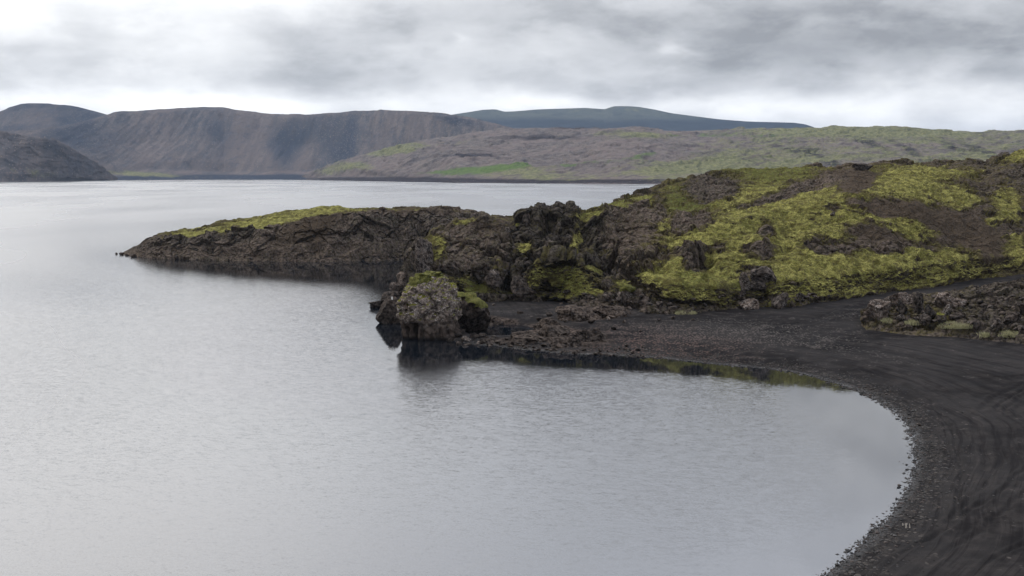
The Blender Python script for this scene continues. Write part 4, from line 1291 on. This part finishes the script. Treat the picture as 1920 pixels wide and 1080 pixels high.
# brown hill at the left shore
g3 = line_y([(-300, 215, 3450), (-100, 236, 3450), (0, 247, 3450), (40, 252.5, 3450), (70, 258, 3450), (100, 264, 3460), (130, 275, 3470), (150, 285, 3480), (172, 299, 3490), (192, 314, 3500), (210, 328, 3510), (222, 336, 3520), (260, 340, 3520)])
g1 = line_z([(-300, 343, 0), (0, 341, 0), (100, 340, 0), (200, 338.6, 0), (260, 339, -6)])
g0 = g1 * np.array((0.99, 0.99, 1)) - np.array((0, 0, 5))
g4 = g3.copy()
g4[:, :2] *= 1.06
g4[:, 2] = -5
hill('slope', -280, 250, 340, [g0, g1, g3, g4], [6, 150, 20], M_RIDGE, lambda P_, u_, v_, w_: (12 * fbm(P_, 120, 4, 0.55, 89, ridged=True, stretch=(0.6, 0.5, 1.6)) + 5 * blocks(P_, 34, 15, 0.9)[0] + 3 * fbm(P_, 16, 3, 0.6, 90)) * sstep(6, 22, w_) * sstep(235, 180, u_),
     lambda P_, u_, v_, w_: {'moss': np.clip(blobs(u_, v_, [(70, 326, 90, 10, 5, 0.45), (100, 262, 60, 5, 15, 0.3)]) + 0.25 * fbm(P_, 60, 3, 0.5, 91), 0, 1), 'green': np.zeros_like(u_), 'dark': np.clip(blobs(u_, v_, [(130, 300, 70, 22, 28, 0.45)]) + 0.4 * fbm(P_, 90, 4, 0.6, 92), 0, 1)})

# moor across the water, rising to the green ridge at the right
m2 = off_y([(560, 333), (600, 324), (660, 314), (700, 321), (800, 331), (860, 319), (960, 314), (1060, 319), (1180, 313), (1280, 322), (1400, 316), (1600, 318), (1900, 316), (2400, 310)], FSL, 230)
m15 = off_y([(560, 335), (650, 331), (800, 334), (860, 331), (960, 326), (1060, 330), (1180, 328), (1280, 331), (1600, 330), (2400, 330)], FSL, 90)
m3 = off_y([(560, 330), (600, 320), (650, 303), (690, 296), (730, 282), (770, 276), (850, 284), (950, 288), (1080, 286), (1140, 272), (1200, 272), (1320, 286), (1450, 276), (1600, 276), (1750, 280), (1900, 280), (2400, 270)], FSL, 620)
m4 = off_y([(560, 326), (700, 288), (800, 264), (870, 253), (940, 241), (1050, 240), (1130, 243), (1165, 241), (1190, 238.5), (1220, 242), (1250, 247), (1330, 246), (1400, 242.5), (1500, 241.5), (1540, 241), (1560, 239), (1640, 238), (1700, 240), (1750, 245), (1790, 248), (1850, 249.5), (1920, 246), (2100, 235), (2400, 230)], FSL, 1350)
m5 = m4.copy()
m5[:, :2] *= 1.15
m5[:, 2] -= 60
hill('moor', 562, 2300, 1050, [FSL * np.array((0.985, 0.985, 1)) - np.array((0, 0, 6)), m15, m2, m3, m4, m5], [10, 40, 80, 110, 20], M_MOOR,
     lambda P_, u_, v_, w_: (13 * fbm(P_, 150, 4, 0.55, 93, ridged=True, stretch=(0.6, 1, 1)) + 6 * blocks(P_, 70, 16, 0.8)[0] + 2.6 * blocks(P_, 22, 17, 0.9)[0] + 3.5 * fbm(P_, 35, 4, 0.6, 94)) * sstep(10, 40, w_) * (1 - 0.6 * sstep(222, 238, w_)) * (1 - 0.6 * blobs(u_, v_, [(880, 322, 90, 10, 0, 1.0)])),
     lambda P_, u_, v_, w_: {'moss': np.clip(0.05 + sstep(820, 1000, u_) * 0.14 + sstep(1100, 1500, u_) * 0.40 + blobs(u_, v_, [(740, 286, 55, 9, -8, 1.0), (660, 314, 50, 9, 0, 0.8), (610, 325, 30, 6, 0, 0.6), (850, 270, 60, 6, 0, 0.4), (1000, 330, 100, 8, 0, 0.5), (1190, 256, 70, 6, 0, 0.6), (1250, 320, 120, 16, 0, 0.5), (920, 318, 110, 8, 0, 0.4), (1640, 250, 200, 12, 0, 0.4), (1400, 300, 120, 25, 0, 0.2)]) + 0.45 * fbm(P_, 120, 5, 0.6, 95, stretch=(0.6, 1, 1)) - 0.1, 0, 1),
                             'green': np.clip(blobs(u_, v_, [(870, 323, 90, 6, -3, 1.2), (940, 316, 70, 5, 0, 0.9), (1075, 312, 60, 4, -3, 1.0), (1200, 297, 45, 6, -12, 0.9), (1310, 258, 70, 6, -3, 0.7), (1440, 258, 70, 5, 0, 0.6), (1600, 262, 90, 6, 8, 0.5), (1760, 256, 60, 5, 10, 0.4), (1330, 310, 60, 5, -10, 0.5), (1250, 325, 20, 4, 0, 0.5)]) * 1.0 + 0.2 * fbm(P_, 80, 3, 0.5, 96) - 0.1, 0, 1),
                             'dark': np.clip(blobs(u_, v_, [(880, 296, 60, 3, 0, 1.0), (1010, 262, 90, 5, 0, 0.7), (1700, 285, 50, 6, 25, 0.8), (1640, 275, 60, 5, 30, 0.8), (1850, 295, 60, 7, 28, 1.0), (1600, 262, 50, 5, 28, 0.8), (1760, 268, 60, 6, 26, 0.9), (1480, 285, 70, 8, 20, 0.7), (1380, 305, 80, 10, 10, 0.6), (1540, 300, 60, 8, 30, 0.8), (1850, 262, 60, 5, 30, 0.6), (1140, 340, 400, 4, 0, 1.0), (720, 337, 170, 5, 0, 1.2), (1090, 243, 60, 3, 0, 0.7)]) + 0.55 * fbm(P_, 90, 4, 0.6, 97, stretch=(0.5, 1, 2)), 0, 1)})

# far blue table mountain
t3 = line_y([(u, v, 9000) for u, v in [(700, 235), (780, 224), (850, 213), (880, 208.5), (905, 204), (930, 203), (945, 207.5), (960, 207), (1010, 203), (1060, 201.5), (1100, 200.5), (1135, 203), (1143, 199.5), (1152, 197), (1180, 197), (1200, 198.5), (1230, 204), (1260, 210.5), (1300, 216), (1350, 222), (1400, 226), (1430, 226.5), (1490, 228), (1510, 231), (1525, 236), (1540, 243), (1600, 255), (1700, 270)]])
t2 = t3.copy()
t2[:, :2] *= 1 - 500 / 9000
t2[:, 2] = t3[:, 2] * 0.55
t1 = t3.copy()
t1[:, :2] *= 1 - 1500 / 9000
t1[:, 2] = 60
t4 = t3.copy()
t4[:, :2] *= 1.2
t4[:, 2] -= 120
hill('mountain', 700, 1690, 420, [t1, t2, t3, t4], [50, 60, 16], M_MOUNT, lambda P_, u_, v_, w_: 22 * fbm(P_, 420, 5, 0.55, 98, stretch=(0.6, 1, 1)) * sstep(0, 20, w_) * (1 - 0.75 * sstep(92, 108, w_)),
     lambda P_, u_, v_, w_: {'moss': np.clip(0.3 * sstep(225, 205, v_) + 0.3 * fbm(P_, 400, 4, 0.5, 99), 0, 1), 'green': np.zeros_like(u_), 'dark': np.clip(sstep(214, 232, v_) * 0.9 + 0.5 * fbm(P_, 500, 4, 0.55, 100, stretch=(0.5, 1, 1)), 0, 1)})

# ------------------------------------------------------------------ sky, sun, air
w = bpy.data.worlds.new('World')
scene.world = w
w.use_nodes = True
T = NT(w.node_tree)
dirn = T.add('ShaderNodeTexCoord').outputs['Generated']
dx, dy, dz = T.sep(dirn)
SUN_EL, SUN_AZ = math.radians(48), math.radians(-48)       # azimuth from +Y, to the left
sky = T.add('ShaderNodeTexSky', sky_type='NISHITA')
sky.sun_disc = False
sky.sun_elevation = SUN_EL
sky.sun_rotation = SUN_AZ
# cloud deck in world directions: azimuth and elevation in degrees
az = T.m('MULTIPLY', T.m('ARCTAN2', dx, dy), 57.2958)
el = T.m('MULTIPLY', T.m('ARCSINE', dz), 57.2958)
proj = T.comb(T.m('MULTIPLY', az, 0.060), T.m('MULTIPLY', el, 0.125), 0.0)
nA = T.noise(proj, 1.6, 6, 0.55, 0.3)
nB = T.noise(T.vm('ADD', proj, (7.3, 2.1, 0.0)), 4.6, 10, 0.64, 0.3)
wz = T.noise(T.vm('ADD', proj, (3.3, 9.1, 0.0)), 2.2, 4, 0.55, out=1)
wx, wy, _w = T.sep(T.vm('SUBTRACT', wz, (0.5, 0.5, 0.5)))
azw = T.m('ADD', az, T.m('MULTIPLY', wx, 9.0))
elw = T.m('ADD', el, T.m('MULTIPLY', wy, 3.0))


def pix_dir(u, v):
    a, b, c = ray(u, v)
    return math.degrees(math.atan2(a, b)), math.degrees(math.atan2(c, math.hypot(a, b)))


def sky_blob(u, v, ru, rv, wgt, warped=True):
    a0, e0 = pix_dir(u, v)
    ra, re = ru / F * 57.3, rv / F * 57.3
    A = T.m('DIVIDE', T.m('SUBTRACT', azw if warped else az, a0), ra)
    E = T.m('DIVIDE', T.m('SUBTRACT', elw if warped else el, e0), re)
    q_ = T.m('ADD', T.m('MULTIPLY', A, A), T.m('MULTIPLY', E, E))
    return T.m('MULTIPLY', T.m('EXPONENT', T.m('MULTIPLY', q_, -0.8)), wgt)


SKYB = [(60, 50, 150, 60, -0.07), (900, 30, 650, 40, -0.05), (330, 100, 120, 40, 0.06), (380, 200, 330, 24, 0.34), (1160, 208, 330, 22, 0.28), (1760, 208, 300, 36, 0.26), (1640, 100, 340, 42, -0.21), (1380, 60, 260, 50, -0.09), (1800, 20, 200, 30, -0.05), (610, 135, 110, 26, -0.10),
        (1000, 150, 220, 26, -0.05), (1295, 98, 26, 10, 0.20), (862, 84, 18, 12, 0.12), (230, 130, 120, 30, -0.02), (760, 60, 240, 60, -0.10), (30, 190, 60, 20, 0.15), (420, 60, 160, 60, 0.05)]
L = T.m('ADD', 0.425, T.m('MULTIPLY', T.m('SUBTRACT', nA, 0.5), 0.26))
L = T.m('ADD', L, T.m('MULTIPLY', T.m('SUBTRACT', nB, 0.5), 0.20))
nC = T.noise(T.vm('ADD', T.vm('MULTIPLY', proj, (0.8, 0.95, 1.0)), (1.7, 4.4, 0.0)), 1.7, 9, 0.54, 0.15)
nD = T.noise(T.vm('ADD', T.vm('MULTIPLY', proj, (0.9, 1.0, 1.0)), (11.7, 8.4, 0.0)), 4.2, 9, 0.58, 0.15)
L = T.m('SUBTRACT', L, T.ramp(nC, 0.43, 0.58, -0.05, 0.07))
L = T.m('SUBTRACT', L, T.ramp(nD, 0.42, 0.64, -0.035, 0.045))
for b in SKYB:
    L = T.m('ADD', L, sky_blob(*b))
# sky raised higher up, plus an added glow low left, to brighten the lake
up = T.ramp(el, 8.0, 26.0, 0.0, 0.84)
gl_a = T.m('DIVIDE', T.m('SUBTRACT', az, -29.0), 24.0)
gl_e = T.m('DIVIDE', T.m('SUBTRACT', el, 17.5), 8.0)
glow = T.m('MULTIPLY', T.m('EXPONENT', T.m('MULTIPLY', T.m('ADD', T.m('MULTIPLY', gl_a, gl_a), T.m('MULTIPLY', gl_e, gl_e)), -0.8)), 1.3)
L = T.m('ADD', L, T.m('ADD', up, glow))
back = T.ramp(T.m('ABSOLUTE', az), 60.0, 130.0, 1.0, 0.55)  # sky dimmed behind the camera, so faces towards it get less light
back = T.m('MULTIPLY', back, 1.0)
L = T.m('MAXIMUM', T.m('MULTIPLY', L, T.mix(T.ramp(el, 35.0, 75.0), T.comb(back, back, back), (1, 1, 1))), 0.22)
tintf = T.ramp(L, 0.30, 0.85)
ccol = T.mix(tintf, (0.978, 0.985, 1.012), (1.0, 0.997, 0.992))
ccol = T.mix(T.ramp(el, 8.0, 20.0, 0.0, 1.0), ccol, T.mix(T.ramp(az, -22.0, 6.0), (1.0, 0.985, 0.985), (0.92, 0.952, 1.04)))
SKS = 0.10
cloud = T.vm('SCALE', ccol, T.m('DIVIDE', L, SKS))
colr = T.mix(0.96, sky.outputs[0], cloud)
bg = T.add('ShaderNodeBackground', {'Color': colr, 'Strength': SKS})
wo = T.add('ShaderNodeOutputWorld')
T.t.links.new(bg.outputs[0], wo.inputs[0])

sun = bpy.data.lights.new('sun', 'SUN')
sun.energy = 1.5
sun.angle = math.radians(12)
sun.color = (1.0, 0.965, 0.92)
suno = bpy.data.objects.new('sun', sun)
COL.objects.link(suno)
sd = Vector((math.sin(SUN_AZ) * math.cos(SUN_EL), math.cos(SUN_AZ) * math.cos(SUN_EL), math.sin(SUN_EL)))
suno.rotation_euler = sd.to_track_quat('Z', 'Y').to_euler()
suno.location = (-60, 60, 120)

bm = bmesh.new()
bmesh.ops.create_cube(bm, size=1.0)
for vtx in bm.verts:
    vtx.co = Vector((vtx.co.x * 36000, 6000 + vtx.co.y * 21000, -14 + (vtx.co.z + 0.5) * 760))
me = bpy.data.meshes.new('haze')
bm.to_mesh(me)
bm.free()
m, T = new_mat('haze_air')
vol = T.add('ShaderNodeVolumePrincipled', {'Color': (0.58, 0.74, 1.0), 'Density': 2.5e-5, 'Anisotropy': 0.2})
om = T.add('ShaderNodeOutputMaterial')
T.t.links.new(vol.outputs[0], om.inputs['Volume'])
hz_ = link('haze', me, m)
hz_['kind'] = 'stuff'

# ------------------------------------------------------------------ render settings
scene.view_settings.view_transform = 'Standard'
scene.view_settings.look = 'None'
scene.view_settings.exposure = 0.55
scene.view_settings.gamma = 1.0
scene.cycles.use_denoising = True
scene.cycles.denoiser = 'OPENIMAGEDENOISE'
scene.cycles.denoising_input_passes = 'RGB_ALBEDO_NORMAL'
scene.cycles.max_bounces = 6
scene.cycles.volume_bounces = 0
